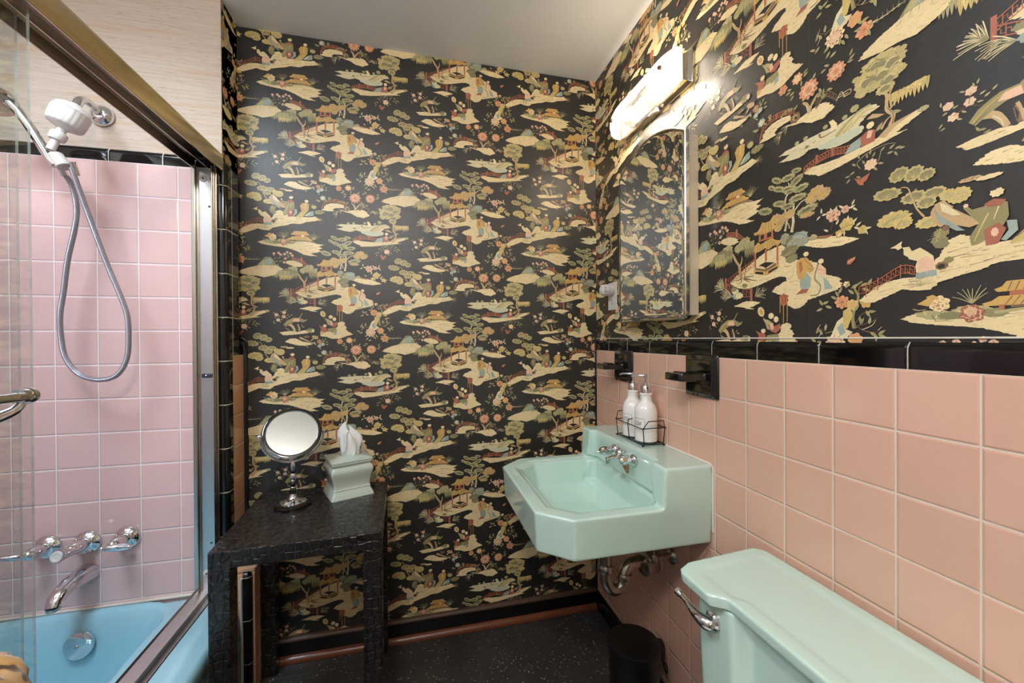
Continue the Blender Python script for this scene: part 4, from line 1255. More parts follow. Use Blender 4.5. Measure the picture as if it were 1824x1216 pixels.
# ------------------------------------------------------------------ the room
XR, YB, XS, YE, CZ = .8235, 1.743, -.65, 1.605, 2.45
XW = .829                       # plane of the papered right wall
XL, YF, YN = -1.42, -1.10, .085 # shower long wall, wall behind the viewer, near end of the tub alcove

wr = papered_wall('wall_right', (XW, 0, 0), (0, -1, 0), (-1, 0, 0), [(-YB, -YF, 1.24, CZ)], -.800, 1.408)
wb = papered_wall('wall_back', (0, YB, 0), (1, 0, 0), (0, -1, 0), [(XS, XW, .078, CZ)], -.3345, 1.4478)
wn = papered_wall('wall_return', (XS, YB, 0), (0, 1, 0), (1, 0, 0), [(YE+.012-YB, 0, .0, CZ)], -.3345-XS, 1.4478)
wf = papered_wall('wall_front', (0, YF, 0), (-1, 0, 0), (0, 1, 0), [(-XW, -.45, 0, CZ), (.35, .65, 0, CZ), (-.45, .35, 2.03, CZ)], .1, 1.4)
# solid masonry behind the faces
def plane_struct(name, quads, mat, parent=None):
    m = MB()
    for q in quads: m.add(q, [(0, 1, 2, 3)])
    o = m.build(name, mat, parent, smooth=0)
    if parent is None: o['kind'] = 'structure'
    return o
fl = MB().box((XL-.1, YF-.1, -.05), (XW+.1, YB+.1, 0)).build('floor', M['floor'], smooth=0); fl['kind'] = 'structure'
SX0, SX1, SY0, SY1 = -1.32, -.76, .30, .98      # added skylight over the tub, unseen, brings in cool fill light
m = MB()
for lo, hi in (((XL-.1, YF-.1, CZ), (XW+.1, SY0, CZ+.05)), ((XL-.1, SY1, CZ), (XW+.1, YB+.1, CZ+.05)), ((XL-.1, SY0, CZ), (SX0, SY1, CZ+.05)), ((SX1, SY0, CZ), (XW+.1, SY1, CZ+.05))): m.box(lo, hi)
ce = m.build('ceiling', M['ceiling'], smooth=0); ce['kind'] = 'structure'
m = MB()
for lo, hi in (((SX0, SY0, CZ-.012), (SX0+.03, SY1, CZ+.10)), ((SX1-.03, SY0, CZ-.012), (SX1, SY1, CZ+.10)), ((SX0, SY0, CZ-.012), (SX1, SY0+.03, CZ+.10)), ((SX0, SY1-.03, CZ-.012), (SX1, SY1, CZ+.10))): m.box(lo, hi)
sk1 = m.build('added_skylight', M['white_paint'], smooth=0); sk1['kind'] = 'structure'
MB().box((SX0+.03, SY0+.03, CZ+.04), (SX1-.03, SY1-.03, CZ+.045)).build('added_skylight_pane', M['glass'], sk1, smooth=0)

# right wall wainscot
w = MB().box((XR, YF, .0), (XW+.003, YB-.001, 1.2)).build('tile_wainscot', M['pink_r'], wr, smooth=0)
prof = [(XW, 1.2), (XR-.0005, 1.2), (XR-.0005, 1.232)] + [(XR-.0005+.02-.02*cos(R(a)), 1.232+.02*sin(R(a))) for a in range(10, 91, 10)] + [(XW+.012, 1.252), (XW+.012, 1.2)]
MB().extr(prof, YF, YB-.001).build('tile_cap', M['black_r'], wr, smooth=50)
MB().tube([(XR+.004, YF, 1.2535), (XR+.004, YB, 1.2535)], .0016, 6).build('caulk_line', M['caulk'], wr)
bp = [(XW, 0), (XR-.008, 0), (XR-.008, .004), (XR-.008, .070), (XR-.004, .079), (XR+.001, .082), (XW, .082)]
b = MB().extr(bp, YF, YB-.003).build('baseboard_right', M['black_b'], smooth=30); b['kind'] = 'structure'
# dark painted edge where tile meets the back wall
e = MB().box((XR-.005, YB-.012, .08), (XR+.002, YB-.001, 1.245)); e.build('trim_1', M['black_paint'], bevel=.002)['kind'] = 'structure'
# back wall base: wood top bead, black board, stained shoe
bb = MB().box((XS+.03, YB-.012, 0), (XR-.004, YB+.002, .078)).build('baseboard_back', M['black_wood'], smooth=0, bevel=.001); bb['kind'] = 'structure'
MB().extr([(YB-.018, .078), (YB-.018, .083), (YB-.013, .089), (YB-.004, .092), (YB+.002, .092), (YB+.002, .078)], XS+.03, XR-.003, 'X').build('top_bead', M['brown_wood'], bb, smooth=40)
MB().extr([(YB-.011, .0)]+[(YB-.011-.020*cos(R(a)), .002+.022*sin(R(a))) for a in range(0, 91, 15)], XS+.03, XR-.010, 'X').build('shoe_molding', M['copper_wood'], bb, smooth=60)

# end wall of the shower
we = MB().box((XL-.1, YE+.006, 0), (XS, YB+.1, CZ)).build('wall_end', M['grass'], smooth=0); we['kind'] = 'structure'
MB().box((XL, YE, .0), (XS+.001, YE+.0055, 1.8485)).build('tile_panel', M['pink_e'], we, smooth=0)
cp = [(YE+.012, 1.8485), (YE, 1.8485), (YE, 1.876)] + [(YE+.02-.02*cos(R(a)), 1.876+.02*sin(R(a))) for a in range(10, 91, 10)] + [(YE+.02, 1.8485)]
MB().extr(cp, XL, XS-.016, 'X').build('tile_cap', M['black_e'], we, smooth=50)
# corner column (rounded tile) and flat side tiles
XC = -.633
def column(name, x0, x1, y0, y1, z0, z1, mat, par, rx=.016):
    pts = [(x0, y0)] + [(x1-rx+rx*sin(R(a)), y0+rx-rx*cos(R(a))) for a in range(0, 91, 10)] + [(x1, y1), (x0, y1)]
    m = MB(); m.prism(pts, z0, z1-.012)
    top = [[(x, y, z1-.012) for x, y in pts], [(x-.003*(x > x0), y+.003*(y < y1), z1-.004) for x, y in pts], [(x-.008*(x > x0), y+.008*(y < y1), z1) for x, y in pts]]
    m.loft(top, cap0=False); return m.build(name, mat, par, smooth=40)
column('corner_tile_column', -.668, XC, YE-.004, 1.640, .42, 1.88, M['black_v'], wn)
MB().box((XS-.002, 1.6440, 1.2), (XC-.0008, 1.700, 1.868)).build('side_tile_column', M['black_v'], wn, smooth=0, bevel=.002)
MB().box((XS-.002, 1.6400, 1.195), (XC-.0001, 1.6440, 1.868)).build('grout_line', M['caulk'], wn, smooth=0)
MB().box((XS-.002, 1.6412, .42), (XC-.002, 1.738, 1.2)).build('tile_wainscot', M['pink_s'], wn, smooth=0, bevel=.002)
MB().extr([(XS-.002, 1.2), (XC-.002, 1.2), (XC-.002, 1.235), (XC-.006, 1.246), (XC-.014, 1.252), (XS-.002, 1.252)], 1.6412, 1.7375).build('tile_cap', M['black_v'], wn, smooth=50)
for a, b_ in (((XC-.0015, 1.655), (1.1995, 1.252)), ):
    pass
m = MB().box((XC-.004, 1.6413, 1.1985), (XC-.0014, 1.6430, 1.236)); m.box((XC-.004, 1.6580, 1.1985), (XC-.0014, 1.6595, 1.236)); m.box((XC-.004, 1.6413, 1.2345), (XC-.0014, 1.6595, 1.2360)); m.box((XC-.004, 1.6413, 1.1985), (XC-.0014, 1.738, 1.2002))
m.build('grout_frame', M['caulk'], wn, smooth=0)
# rough black edge of the side tile against the back wall
pts = []
rr = random.Random(5)
m = MB(); zs = [i*.02 for i in range(4, 63)]
rings = []
for z in zs:
    q = rr.uniform(-.0022, .0022); t = .004+.010*min(1, max(0, (z-1.16)/.05)) if False else 0
    rings.append([(XS+.004, YB-.006, z), (XC+.008+q, YB-.006, z), (XC+.011+q, YB-.003, z), (XC+.012+q, YB+.001, z), (XS+.004, YB+.001, z)])
m.loft(rings); m.build('trim_2', M['black_paint'], smooth=60)['kind'] = 'structure'
m = MB().tube(catmull([(XC-.010, 1.738, 1.262), (XC+.001, 1.739, 1.258), (XC+.008, 1.739, 1.247), (XC+.0095, 1.739, 1.225)], 5), .005, 8); m.build('trim_3', M['black_paint'])['kind'] = 'structure'

# low tiled stub beside the end of the tub
st = MB().box((-.655, 1.612, 0), (-.5665, YB-.012, .428)).build('wall_stub', M['pink_s'], smooth=0, bevel=.004); st['kind'] = 'structure'
m = MB().box((-.5665, 1.6115, 0), (-.5595, YB-.006, .442)); m.box((-.640, 1.6115, .428), (-.5595, YB-.006, .442)); m.build('side_tile', M['pink_s'], st, smooth=40, bevel=.004)
column('corner_tile_column', -.5935, -.5665, 1.598, 1.6115, 0, .434, M['black_v'], st, .012)
MB().tube(catmull([(-.5965, 1.597, .418), (-.5985, 1.5965, .39), (-.597, 1.597, .25), (-.596, 1.597, .12), (-.598, 1.597, 0.0)], 8), .0048, 8).build('caulk_line', M['caulk'], st)

# long wall of the shower, near end wall of the alcove, wall behind the viewer
wl = MB().box((XL-.1, YF, 0), (XL, YB, CZ)).build('wall_left', M['grass'], smooth=0); wl['kind'] = 'structure'
MB().box((XL, YN, 0), (XL+.006, YE, 1.8485)).build('tile_panel', M['pink_l'], wl, smooth=0)
MB().extr([(XL, 1.8485), (XL+.0065, 1.8485), (XL+.0065, 1.876), (XL+.001, 1.892), (XL, 1.895)], YN, YE).build('tile_cap', M['black_l'], wl, smooth=50)
wnr = MB().box((XL-.1, YF, 0), (XS, YN, CZ)).build('wall_near', M['white_paint'], smooth=0); wnr['kind'] = 'structure'
dr = MB().box((-.35, YF-.04, 0), (.45, YF-.004, 2.03)).build('door_1', M['white_paint'], smooth=0, bevel=.003); dr['kind'] = 'structure'
m = MB()
for z0, z1 in ((.15, .9), (1.05, 1.85)):
    for x0, x1 in ((-.27, .02), (.08, .37)):
        m.box((x0, YF-.005, z0), (x1, YF+.001, z1))
m.build('door_panel', M['white_paint'], dr, smooth=0, bevel=.004)
m = MB()
for lo, hi in (((-.42, YF-.001, 0), (-.35, YF+.012, 2.10)), ((.45, YF-.001, 0), (.52, YF+.012, 2.10)), ((-.42, YF-.001, 2.03), (.52, YF+.012, 2.10))): m.box(lo, hi)
m.build('trim_4', M['white_paint'], smooth=0, bevel=.002)['kind'] = 'structure'
MB().lathe([(0, 0), (.012, 0), (.012, .03), (.026, .04), (.028, .055), (.02, .068), (0, .07)], 24, (.40, YF-.004, 1.0), rotm((0, 1, 0))).build('door_knob', M['chrome'], dr)
# dark bead up the corner between return and back wall / right corner
MB().box((XS+.0006, YB-.0012, 1.27), (XS+.0030, YB-.0002, CZ)).build('corner_bead', M['brown_wood'], wb, smooth=0)
m = MB(); m.box((XW-.0022, YB-.0012, 1.256), (XW-.0004, YB-.0002, CZ)); m.build('corner_bead', M['brown_wood'], wb, smooth=0)

# ------------------------------------------------------------------ bathtub
def ring_from(shape, c, N=144):
    """ray-cast from c against a closed 2D outline"""
    out = []
    n = len(shape)
    for k in range(N):
        a = 2*pi*k/N; dx, dy = cos(a), sin(a); best = None
        for i in range(n):
            x1, y1 = shape[i][0]-c[0], shape[i][1]-c[1]; x2, y2 = shape[(i+1) % n][0]-c[0], shape[(i+1) % n][1]-c[1]
            ex, ey = x2-x1, y2-y1; den = dx*ey-dy*ex
            if abs(den) < 1e-12: continue
            t = (x1*ey-y1*ex)/den; u = (x1*dy-y1*dx)/den
            if t > 0 and -1e-9 <= u <= 1+1e-9 and (best is None or t > best): best = t
        out.append((c[0]+dx*best, c[1]+dy*best))
    return out
def shrink(P, d, c):
    o = []
    for x, y in P:
        dx, dy = c[0]-x, c[1]-y; l = sqrt(dx*dx+dy*dy); o.append((x+dx/l*d, y+dy/l*d))
    return o
tc = (-1.03, .86)
X0t, Y0t, Y1t = XL+.008, YN+.006, YE-.003
def front_x(y, bulge, base=-.652): # outer edge toward the room
    def s(a, b, t): t = min(1, max(0, (t-a)/(b-a))); return t*t*(3-2*t)
    k = s(1.575, 1.40, y)*s(.115, .29, y) if False else min(s(0, .14, 1.552-y), s(0, .14, y-.14))
    return base + bulge*k
def outer(bulge, base=-.652):
    P = [(X0t, Y0t), (X0t, Y1t)]
    n = 60
    for i in range(n+1): y = Y1t+(Y0t-Y1t)*i/n; P.append((front_x(y, bulge, base), y))
    return P
o1 = ring_from(outer(.081), tc); o0 = ring_from(outer(.06), tc)
inn = lambda cx, w, y0, y1, r: ring_from(rrect(cx, (y0+y1)/2, w, y1-y0, r, 10), tc)
zt_ = .382
rings = [[(x, y, 0) for x, y in ring_from(outer(.010, -.601), tc)], [(x, y, .05) for x, y in ring_from(outer(.011, -.601), tc)], [(x, y, .27) for x, y in ring_from(outer(.014, -.603), tc)],
         [(x, y, .325) for x, y in ring_from(outer(.034, -.612), tc)],
         [(x, y, .350) for x, y in o1], [(x, y, .364) for x, y in shrink(o1, .002, tc)], [(x, y, .374) for x, y in shrink(o1, .009, tc)], [(x, y, .379) for x, y in shrink(o1, .020, tc)]]
i0 = inn(-1.055, .56, .19, 1.575, .11)
rings += [[(x, y, zt_-.002) for x, y in ring_from(rrect(-1.045, .855, .66, 1.475, .06, 10), tc)] if False else [(x, y, .381) for x, y in shrink(i0, -.022, tc)]]
rings += [[(x, y, .379) for x, y in shrink(i0, -.006, tc)], [(x, y, .371) for x, y in i0]]
for cx, w_, ya, yb, r, z in ((-1.055, .552, .20, 1.566, .12, .352), (-1.055, .53, .25, 1.552, .12, .30), (-1.055, .50, .32, 1.538, .12, .20), (-1.055, .45, .40, 1.515, .11, .11), (-1.055, .38, .48, 1.46, .10, .075), (-1.055, .25, .6, 1.36, .08, .066), (-1.055, .10, .8, 1.1, .04, .064)):
    rings.append([(x, y, z) for x, y in inn(cx, w_, ya, yb, r)])
tub = empty('bathtub', (-1.03, .85, 0), label='pale blue-green enamelled bathtub set in the pink tiled shower alcove', cat='bathtub')
def loc(mb, root):
    """shift world coordinates into the space of an unrotated root"""
    L = root.location; mb.v = [(x-L.x, y-L.y, z-L.z) for x, y, z in mb.v]; return mb
loc(MB().loft(rings), tub).build('basin', M['mint_tub'], tub, smooth=55)
loc(MB().tube([(XL+.012, YE-.003, .3835), (-.74, YE-.003, .3835)], .005, 8), tub).build('caulk_line', M['caulk'], tub)
# overflow plate
oc = Vector((-1.026, 1.541, .304)); od = Vector((0, -1, .13)).normalized()
loc(MB().lathe([(0, -.004), (.039, -.004), (.040, .002), (.038, .006), (.030, .009), (0, .0100)], 40, oc, rotm(od)), tub).build('overflow_plate', M['chrome'], tub); ovp = bpy.data.objects['overflow_plate']
loc(MB().lathe([(0, .009), (.005, .009), (.0045, .0125), (0, .013)], 14, oc, rotm(od)), tub).build('screw', M['nickel'], ovp)
loc(MB().lathe([(0, .064), (.026, .064), (.026, .068), (.018, .069), (0, .0665)], 30, (-1.03, 1.34, 0)), tub).build('drain', M['chrome'], tub)

# ------------------------------------------------------------------ sliding shower door
sd = empty('shower_door_frame', (-.695, .84, .382), label='polished metal sliding shower door frame with thick header rail over the tub', cat='shower door frame')
prof = [(-.643, 1.842), (-.6425, 1.850), (-.6425, 1.892), (-.645, 1.899), (-.651, 1.905), (-.660, 1.907), (-.722, 1.907), (-.729, 1.902), (-.7295, 1.842), (-.7265, 1.842), (-.7265, 1.872), (-.700, 1.880), (-.691, 1.880), (-.690, 1.849), (-.687, 1.849), (-.686, 1.882), (-.660, 1.882), (-.652, 1.868), (-.6465, 1.860), (-.6465, 1.842)]
loc(MB().extr(prof, YN, YE-.005), sd).build('header', M['alu'], sd, smooth=35, bevel=.0006, seg=2)
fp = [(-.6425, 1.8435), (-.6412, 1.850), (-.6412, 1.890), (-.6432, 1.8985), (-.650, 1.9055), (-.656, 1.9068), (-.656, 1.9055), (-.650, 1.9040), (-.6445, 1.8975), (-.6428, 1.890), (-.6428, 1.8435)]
loc(MB().extr(fp, YN, YE-.005), sd).build('header_face_reflection', M['gold_reflect'], sd, smooth=50)  # thin added plate, its gold colour is the wallpaper's reflection painted in
def jamb(y0, s):
    m = MB(); ya = y0; f = lambda a, b_: (min(a, b_), max(a, b_))
    def bx(x0, x1, d, dd=0): a, b_ = f(y0+s*dd, y0+s*d); m.box((x0, a, .388), (x1, b_, 1.8485))
    bx(-.7305, -.6575, .004)
    q = m; m = MB(); bx(-.7305, -.7185, .020); bx(-.7185, -.7150, .012); bx(-.6675, -.6635, .030); bx(-.6635, -.6575, .012)
    loc(m, sd).build('jamb_lip', M['alu'], sd, smooth=0, bevel=.0015, seg=2)
    return q
for y0, s in ((YN, 1), (YE-.005, -1)):
    jb = loc(jamb(y0, s), sd).build('jamb', M['alu_sat'], sd, smooth=0, bevel=.0012, seg=2)
tp = [(-.734, .382), (-.734, .402), (-.7325, .4035), (-.731, .402), (-.729, .397), (-.693, .391), (-.6915, .3965), (-.690, .397), (-.6885, .396), (-.6875, .381), (-.674, .381), (-.672, .3785)]
loc(MB().extr(tp, YN, YE-.005), sd).build('bottom_track', M['alu_sat'], sd, smooth=25, bevel=.0005, seg=1)
loc(MB().box((-.6745, YN+.03, .3755), (-.6705, YE-.055, .3805)), sd).build('gap_shade', M['dark'], sd, smooth=0)  # dark strip painted as the shade in the gap along the track
def screw(x, y, z, d=(0, -1, 0), r=.0035, mat='rubber', nm='screw'):
    loc(MB().lathe([(0, 0), (r, 0), (r*.9, .0018), (r*.4, .0028), (0, .003)], 14, (x, y, z), rotm(d)), sd).build(nm, M[mat], jb)
yj = YE-.009
screw(-.683, yj, 1.716); screw(-.686, yj, .557)
for x, z in ((-.7005, 1.811), (-.6765, 1.809), (-.7005, .454)):
    screw(x, yj, z, r=.0125, mat='white_plastic', nm='nylon_guide'); screw(x, yj-.003, z, r=.003)
m = MB(); a = [(-.711, 0), (-.706, -.012), (-.690, -.017), (-.674, -.013), (-.669, 0)]
m.loft([[(x, yj+.001+y*1.0, 1.128) for x, y in a], [(x, yj+.001+y*1.0, 1.142) for x, y in a]]); loc(m, sd).build('bumper', M['rubber'], jb, bevel=.002)
screw(-.690, yj-.017, 1.136, r=.003, mat='chrome')

def glass_panel(x, y0, y1, label):
    r = empty('glass_door_panel', (x, (y0+y1)/2, .40), label=label, cat='glass door', group='sliding glass panels of the shower')
    m = MB(); z0, z1 = .400, 1.868; t = .0022
    m.cur = 0
    m.add([(x-t, y0, z0), (x-t, y1, z0), (x-t, y1, z1), (x-t, y0, z1)], [(0, 1, 2, 3)])
    m.add([(x+t, y0, z0), (x+t, y1, z0), (x+t, y1, z1), (x+t, y0, z1)], [(3, 2, 1, 0)])
    m.cur = 1
    for a, b_ in (((x-t, y1, z0), (x+t, y1, z1)), ((x-t, y0, z0), (x+t, y0, z1))):
        m.add([(a[0], a[1], z0), (b_[0], a[1], z0), (b_[0], a[1], z1), (a[0], a[1], z1)], [(0, 1, 2, 3)])
    m.add([(x-t, y0, z1), (x+t, y0, z1), (x+t, y1, z1), (x-t, y1, z1)], [(0, 1, 2, 3)]); m.add([(x-t, y0, z0), (x+t, y0, z0), (x+t, y1, z0), (x-t, y1, z0)], [(3, 2, 1, 0)])
    L = r.location; m.v = [(a-L.x, b_-L.y, c-L.z) for a, b_, c in m.v]
    m.build('pane', [M['glass'], M['glass_edge']], r, smooth=0)
    return r
g1 = glass_panel(-.6555, .115, .889, 'outer clear glass shower panel carrying the straight chrome towel bar')
g2 = glass_panel(-.7020, .135, .928, 'inner clear glass shower panel behind the one with the towel bar')
bz, bx = 1.170, -.600
tbar = loc(MB().tube([(bx, .20, bz), (bx, .806, bz)], .0078, 20), g1).build('towel_bar', M['chrome'], g1)
for y in (.20, .806):
    m = MB().sphere((bx, y, bz), .0135, 24, 16, (1, 1.15, 1)); m.lathe([(0, -.012), (.0115, -.012), (.0125, -.002), (.0115, .004), (0, .004)], 24, (bx, y-.004 if y > .5 else y+.004, bz), rotm((0, 1, 0)))
    loc(m, g1).build('bar_end', M['chrome'], tbar)
    m = MB().tube(catmull([(bx, y-.010, bz-.010), (bx-.006, y-.018, bz-.022), (bx-.022, y-.034, bz-.031), (bx-.045, y-.050, bz-.034), (-.6527, y-.052, bz-.034)], 6), [.006+.004*min(1, i/12) for i in range(25)], 16)
    m.lathe([(0, 0), (.013, 0), (.013, .003), (.008, .005), (0, .005)], 24, (-.6527, y-.052, bz-.034), rotm((1, 0, 0)))
    loc(m, g1).build('bracket', M['chrome'], tbar)

# ------------------------------------------------------------------ shower head set
sh = empty('shower_arm', (-.99, YE, 1.994), label='chrome shower arm with white round filter above the black tile band', cat='shower arm')
m = MB().lathe([(0, 0), (.033, 0), (.033, .004), (.030, .012), (.018, .020), (.013, .022), (0, .022)], 36, (-.99, YE+.001, 1.994), rotm((0, -1, 0)))
loc(m, sh).build('flange', M['chrome'], sh)
loc(MB().tube(catmull([(-.99, YE-.01, 1.994), (-.985, 1.56, 1.998), (-.974, 1.51, 1.992), (-.966, 1.475, 1.972), (-.966, 1.462, 1.948)], 6), .0115, 18), sh).build('arm', M['chrome'], sh)
fa = Vector((-.028, -.012, -.085)).normalized(); fc = Vector((-.968, 1.462, 1.948))
Mf = rotm(fa)
def fl_ring(prof, n=60, rib=None):
    rings = []
    for i, (r, z) in enumerate(prof):
        rings.append([tuple(fc + Mf @ Vector(((r*(1-(.022*(1-abs(cos(10*2*pi*k/n/1.0))) if rib and rib[0] <= i <= rib[1] else 0)))*cos(2*pi*k/n), (r*(1-(.022*(1-abs(cos(10*2*pi*k/n))) if rib and rib[0] <= i <= rib[1] else 0)))*sin(2*pi*k/n), z))) for k in range(n)])
    return MB().loft(rings)
_fr = fl_ring
fl_ring = lambda P, n=60, rib=None: _fr([(r*.84, z) for r, z in P], n, rib)
loc(fl_ring([(.001, -.006), (.014, -.006), (.020, -.002), (.036, .004), (.046, .011), (.050, .019), (.0515, .021)], 60), sh).build('filter_cap', M['white_plastic'], sh)
loc(fl_ring([(.0505, .0215), (.0522, .0225), (.0525, .026), (.0515, .052), (.0495, .064), (.046, .069), (.020, .078), (.014, .080), (.001, .080)], 120, (2, 4)), sh).build('filter_body', M['white_plastic'], sh)
loc(fl_ring([(.001, .078), (.013, .078), (.0135, .092), (.014, .093), (.001, .093)]), sh).build('filter_neck', M['white_plastic'], sh)
loc(fl_ring([(.001, .093), (.020, .093), (.0225, .096), (.0225, .112), (.019, .117), (.001, .117)], 72, (1, 4)), sh).build('collar_nut', M['white_plastic'], sh)
loc(fl_ring([(.001, .117), (.0115, .117), (.0120, .150), (.001, .150)]), sh).build('swivel_stem', M['white_plastic'], sh)
# clamp that holds the hand shower
hd0 = Vector((-1.030, 1.455, 1.795)); hdir = (Vector((-1.104, 1.445, 1.915))-hd0).normalized()
Mh = rotm(hdir)
m = MB()
rings = []
for z in (-.028, -.026, .010, .012):
    k = 0.9 if z in (-.028, .012) else 1
    ring = [tuple(Vector((-1.010, 1.461, 1.790)) + Mh @ Vector((.020*k*cos(a)*1.1, .017*k*sin(a), z))) for a in [2*pi*j/28 for j in range(28)]]
    rings.append(ring)
loc(m.loft(rings), sh).build('hand_shower_clamp', M['white_plastic'], sh, smooth=40)
hs = empty('hand_shower', tuple(hd0), label='chrome hand shower clipped beside the white filter, hose hanging', cat='hand shower')
m = MB()
path = catmull([hd0+Vector((.018, 0, -.028)), hd0, (-1.061, 1.452, 1.858), (-1.088, 1.448, 1.905), (-1.108, 1.445, 1.930)], 6)
loc(m.tube(path, [.0105+.002*sin(pi*i/(len(path)-1)) + .004*max(0, (i/(len(path)-1)-.75)*4) for i in range(len(path))], 20), hs).build('handle', M['chrome'], hs)
hn = Vector((.25, -.35, -.9)).normalized(); hc = Vector((-1.142, 1.442, 1.938))
loc(MB().lathe([(0, -.022), (.016, -.022), (.034, -.014), (.046, -.002), (.049, .006), (.049, .014), (.046, .017)], 44, hc, rotm(hn)), hs).build('head', M['chrome'], hs)
loc(MB().lathe([(0, .014), (.045, .014), (.045, .0185), (.030, .0195), (.029, .0180), (.012, .0180), (.011, .0195), (0, .0195)], 44, hc, rotm(hn)), hs).build('spray_face', M['nickel'], hs)
HP = [(-1.014, 1.472, 1.768), (-1.004, 1.50, 1.726), (-.999, 1.51, 1.659), (-1.006, 1.51, 1.591), (-1.026, 1.515, 1.505), (-1.041, 1.52, 1.404), (-1.050, 1.52, 1.336), (-1.048, 1.52, 1.267), (-1.034, 1.515, 1.205), (-.998, 1.51, 1.155), (-.943, 1.50, 1.137), (-.897, 1.50, 1.149), (-.870, 1.50, 1.198), (-.864, 1.50, 1.268), (-.868, 1.50, 1.338), (-.888, 1.50, 1.407), (-.912, 1.50, 1.475), (-.936, 1.495, 1.56), (-.956, 1.49, 1.636), (-.971, 1.48, 1.704), (-.981, 1.465, 1.768)]
loc(MB().tube(catmull(HP, 9), .0072, 14), hs).build('hose', M['hose'], hs)
for p, q in (((-1.014, 1.470, 1.778), (-1.010, 1.485, 1.748)), ((-.979, 1.463, 1.784), (-.975, 1.476, 1.748))):
    loc(MB().tube([p, q], [.0105, .0085], 16), hs).build('hose_nut', M['chrome'], hs)

# ------------------------------------------------------------------ tub taps and spout
def tub_tap(x, z, label, kind):
    t = empty('tub_tap', (x, YE+.001, z), label=label, cat='tap', group='chrome taps over the tub')
    MB().lathe([(0, 0), (.037, 0), (.0375, .005), (.035, .012), (.024, .019), (.021, .021), (0, .021)], 40, (0, 0, 0), rotm((0, -1, 0))).build('escutcheon', M['chrome'], t)
    MB().lathe([(0, .018), (.0175, .018), (.0185, .028), (.0205, .040), (.020, .055), (.0165, .070), (.0100, .082), (0, .086)], 30, (0, 0, 0), rotm((0, -1, .12))).build('valve_body', M['chrome'], t)
    if kind == 'left': P = [(.004, -.066, .010), (-.014, -.086, .014), (-.036, -.096, .017), (-.070, -.100, .020)]
    elif kind == 'right': P = [(-.012, -.090, .008), (.008, -.086, .006), (.030, -.080, .003), (.052, -.078, .000)]
    else: P = [(.012, -.060, .004), (.002, -.080, .006), (-.004, -.098, .008), (-.006, -.112, .010)]
    pth = catmull(P, 7); n = len(pth)
    if kind == 'mid': rad = [.010+.010*(i/(n-1)) for i in range(n)]
    elif kind == 'right': rad = [.0065+.005*sin(pi*i/(n-1)) for i in range(n)]
    else: rad = [.012-.006*(i/(n-1)) for i in range(n)]
    lv = MB().tube(pth, rad, 18).build('lever', M['chrome'], t)
    if kind == 'mid': MB().lathe([(0, 0), (.0165, 0), (.0155, .003), (.010, .0032), (.0085, .0018), (0, .0018)], 26, (-.0065, -.1125, .010), rotm((-.05, -1, .18))).build('index_button', M['white_plastic'], lv)
    if kind == 'right': MB().sphere((-.016, -.091, .008), .0078).build('lever_tip', M['chrome'], lv)
    return t
tub_tap(-1.145, .597, 'tub tap nearest the glass panels, long lever pointing away from the others', 'left')
tub_tap(-1.040, .600, 'middle tub tap with round button facing out, straight above the spout', 'mid')
tub_tap(-.932, .602, 'tub tap with a short sideways lever, closest to the door jamb', 'right')
sp = empty('tub_spout', (-1.040, YE, .500), label='chrome tub spout sloping out of the pink tile below the middle tap', cat='spout')
rings = []
for (y, z, w_, h) in ((0, 0, .030, .030), (-.012, .001, .030, .030), (-.045, .004, .027, .026), (-.080, .003, .024, .022), (-.105, -.002, .022, .020), (-.122, -.012, .0205, .021), (-.132, -.026, .018, .018)):
    ang = {0: 0, -.012: 0, -.045: 2, -.08: 8, -.105: 25, -.122: 55, -.132: 80}[y]
    d = Vector((0, -cos(R(ang)), -sin(R(ang)))); u = Vector((0, -sin(R(ang)), cos(R(ang))))
    rings.append([tuple(Vector((0, y, z)) + Vector((1, 0, 0))*w_*(abs(cos(a))**.8)*(1 if cos(a) > 0 else -1) + u*h*(abs(sin(a))**.8)*(1 if sin(a) > 0 else -1)*(1 if sin(a) > 0 else .85)) for a in [2*pi*j/32 for j in range(32)]])
spb = MB().loft(rings).build('spout_body', M['chrome'], sp, smooth=60)
MB().lathe([(0, 0), (.0165, 0), (.0165, .009), (0, .009)], 24, (0, -.133, -.036), rotm((0, -.15, 1))).build('outlet_ring', M['nickel'], spb)

# ------------------------------------------------------------------ wall-hung sink
def solid_cut(name, parts, cuts, mat, parent, voxel=.004, it=8, fac=.5):
    """union of solids minus cutters, softened like cast porcelain; evaluated once into a plain mesh"""
    def tmp(m):
        me = bpy.data.meshes.new('t'); me.from_pydata([tuple(v) for v in m.v], [], m.f)
        bm = bmesh.new(); bm.from_mesh(me); bmesh.ops.recalc_face_normals(bm, faces=bm.faces); bm.to_mesh(me); bm.free()
        o = bpy.data.objects.new('t', me); COL.objects.link(o); return o
    base = tmp(parts[0]); extra = []
    for p in parts[1:]:
        q = tmp(p); extra.append(q); b = base.modifiers.new('u', 'BOOLEAN'); b.operation = 'UNION'; b.object = q; b.solver = 'EXACT'
    for p in cuts:
        q = tmp(p); extra.append(q); b = base.modifiers.new('d', 'BOOLEAN'); b.operation = 'DIFFERENCE'; b.object = q; b.solver = 'EXACT'
    r = base.modifiers.new('r', 'REMESH'); r.mode = 'VOXEL'; r.voxel_size = voxel; r.use_smooth_shade = True
    s = base.modifiers.new('s', 'SMOOTH'); s.factor = fac; s.iterations = it
    dg = bpy.context.evaluated_depsgraph_get(); dg.update()
    me = bpy.data.meshes.new_from_object(base.evaluated_get(dg)); me.name = name
    for o in [base]+extra:
        mm = o.data; bpy.data.objects.remove(o); bpy.data.meshes.remove(mm)
    me.materials.clear(); me.materials.append(mat); me.shade_smooth()
    o = bpy.data.objects.new(name, me); COL.objects.link(o); o.parent = parent
    return o

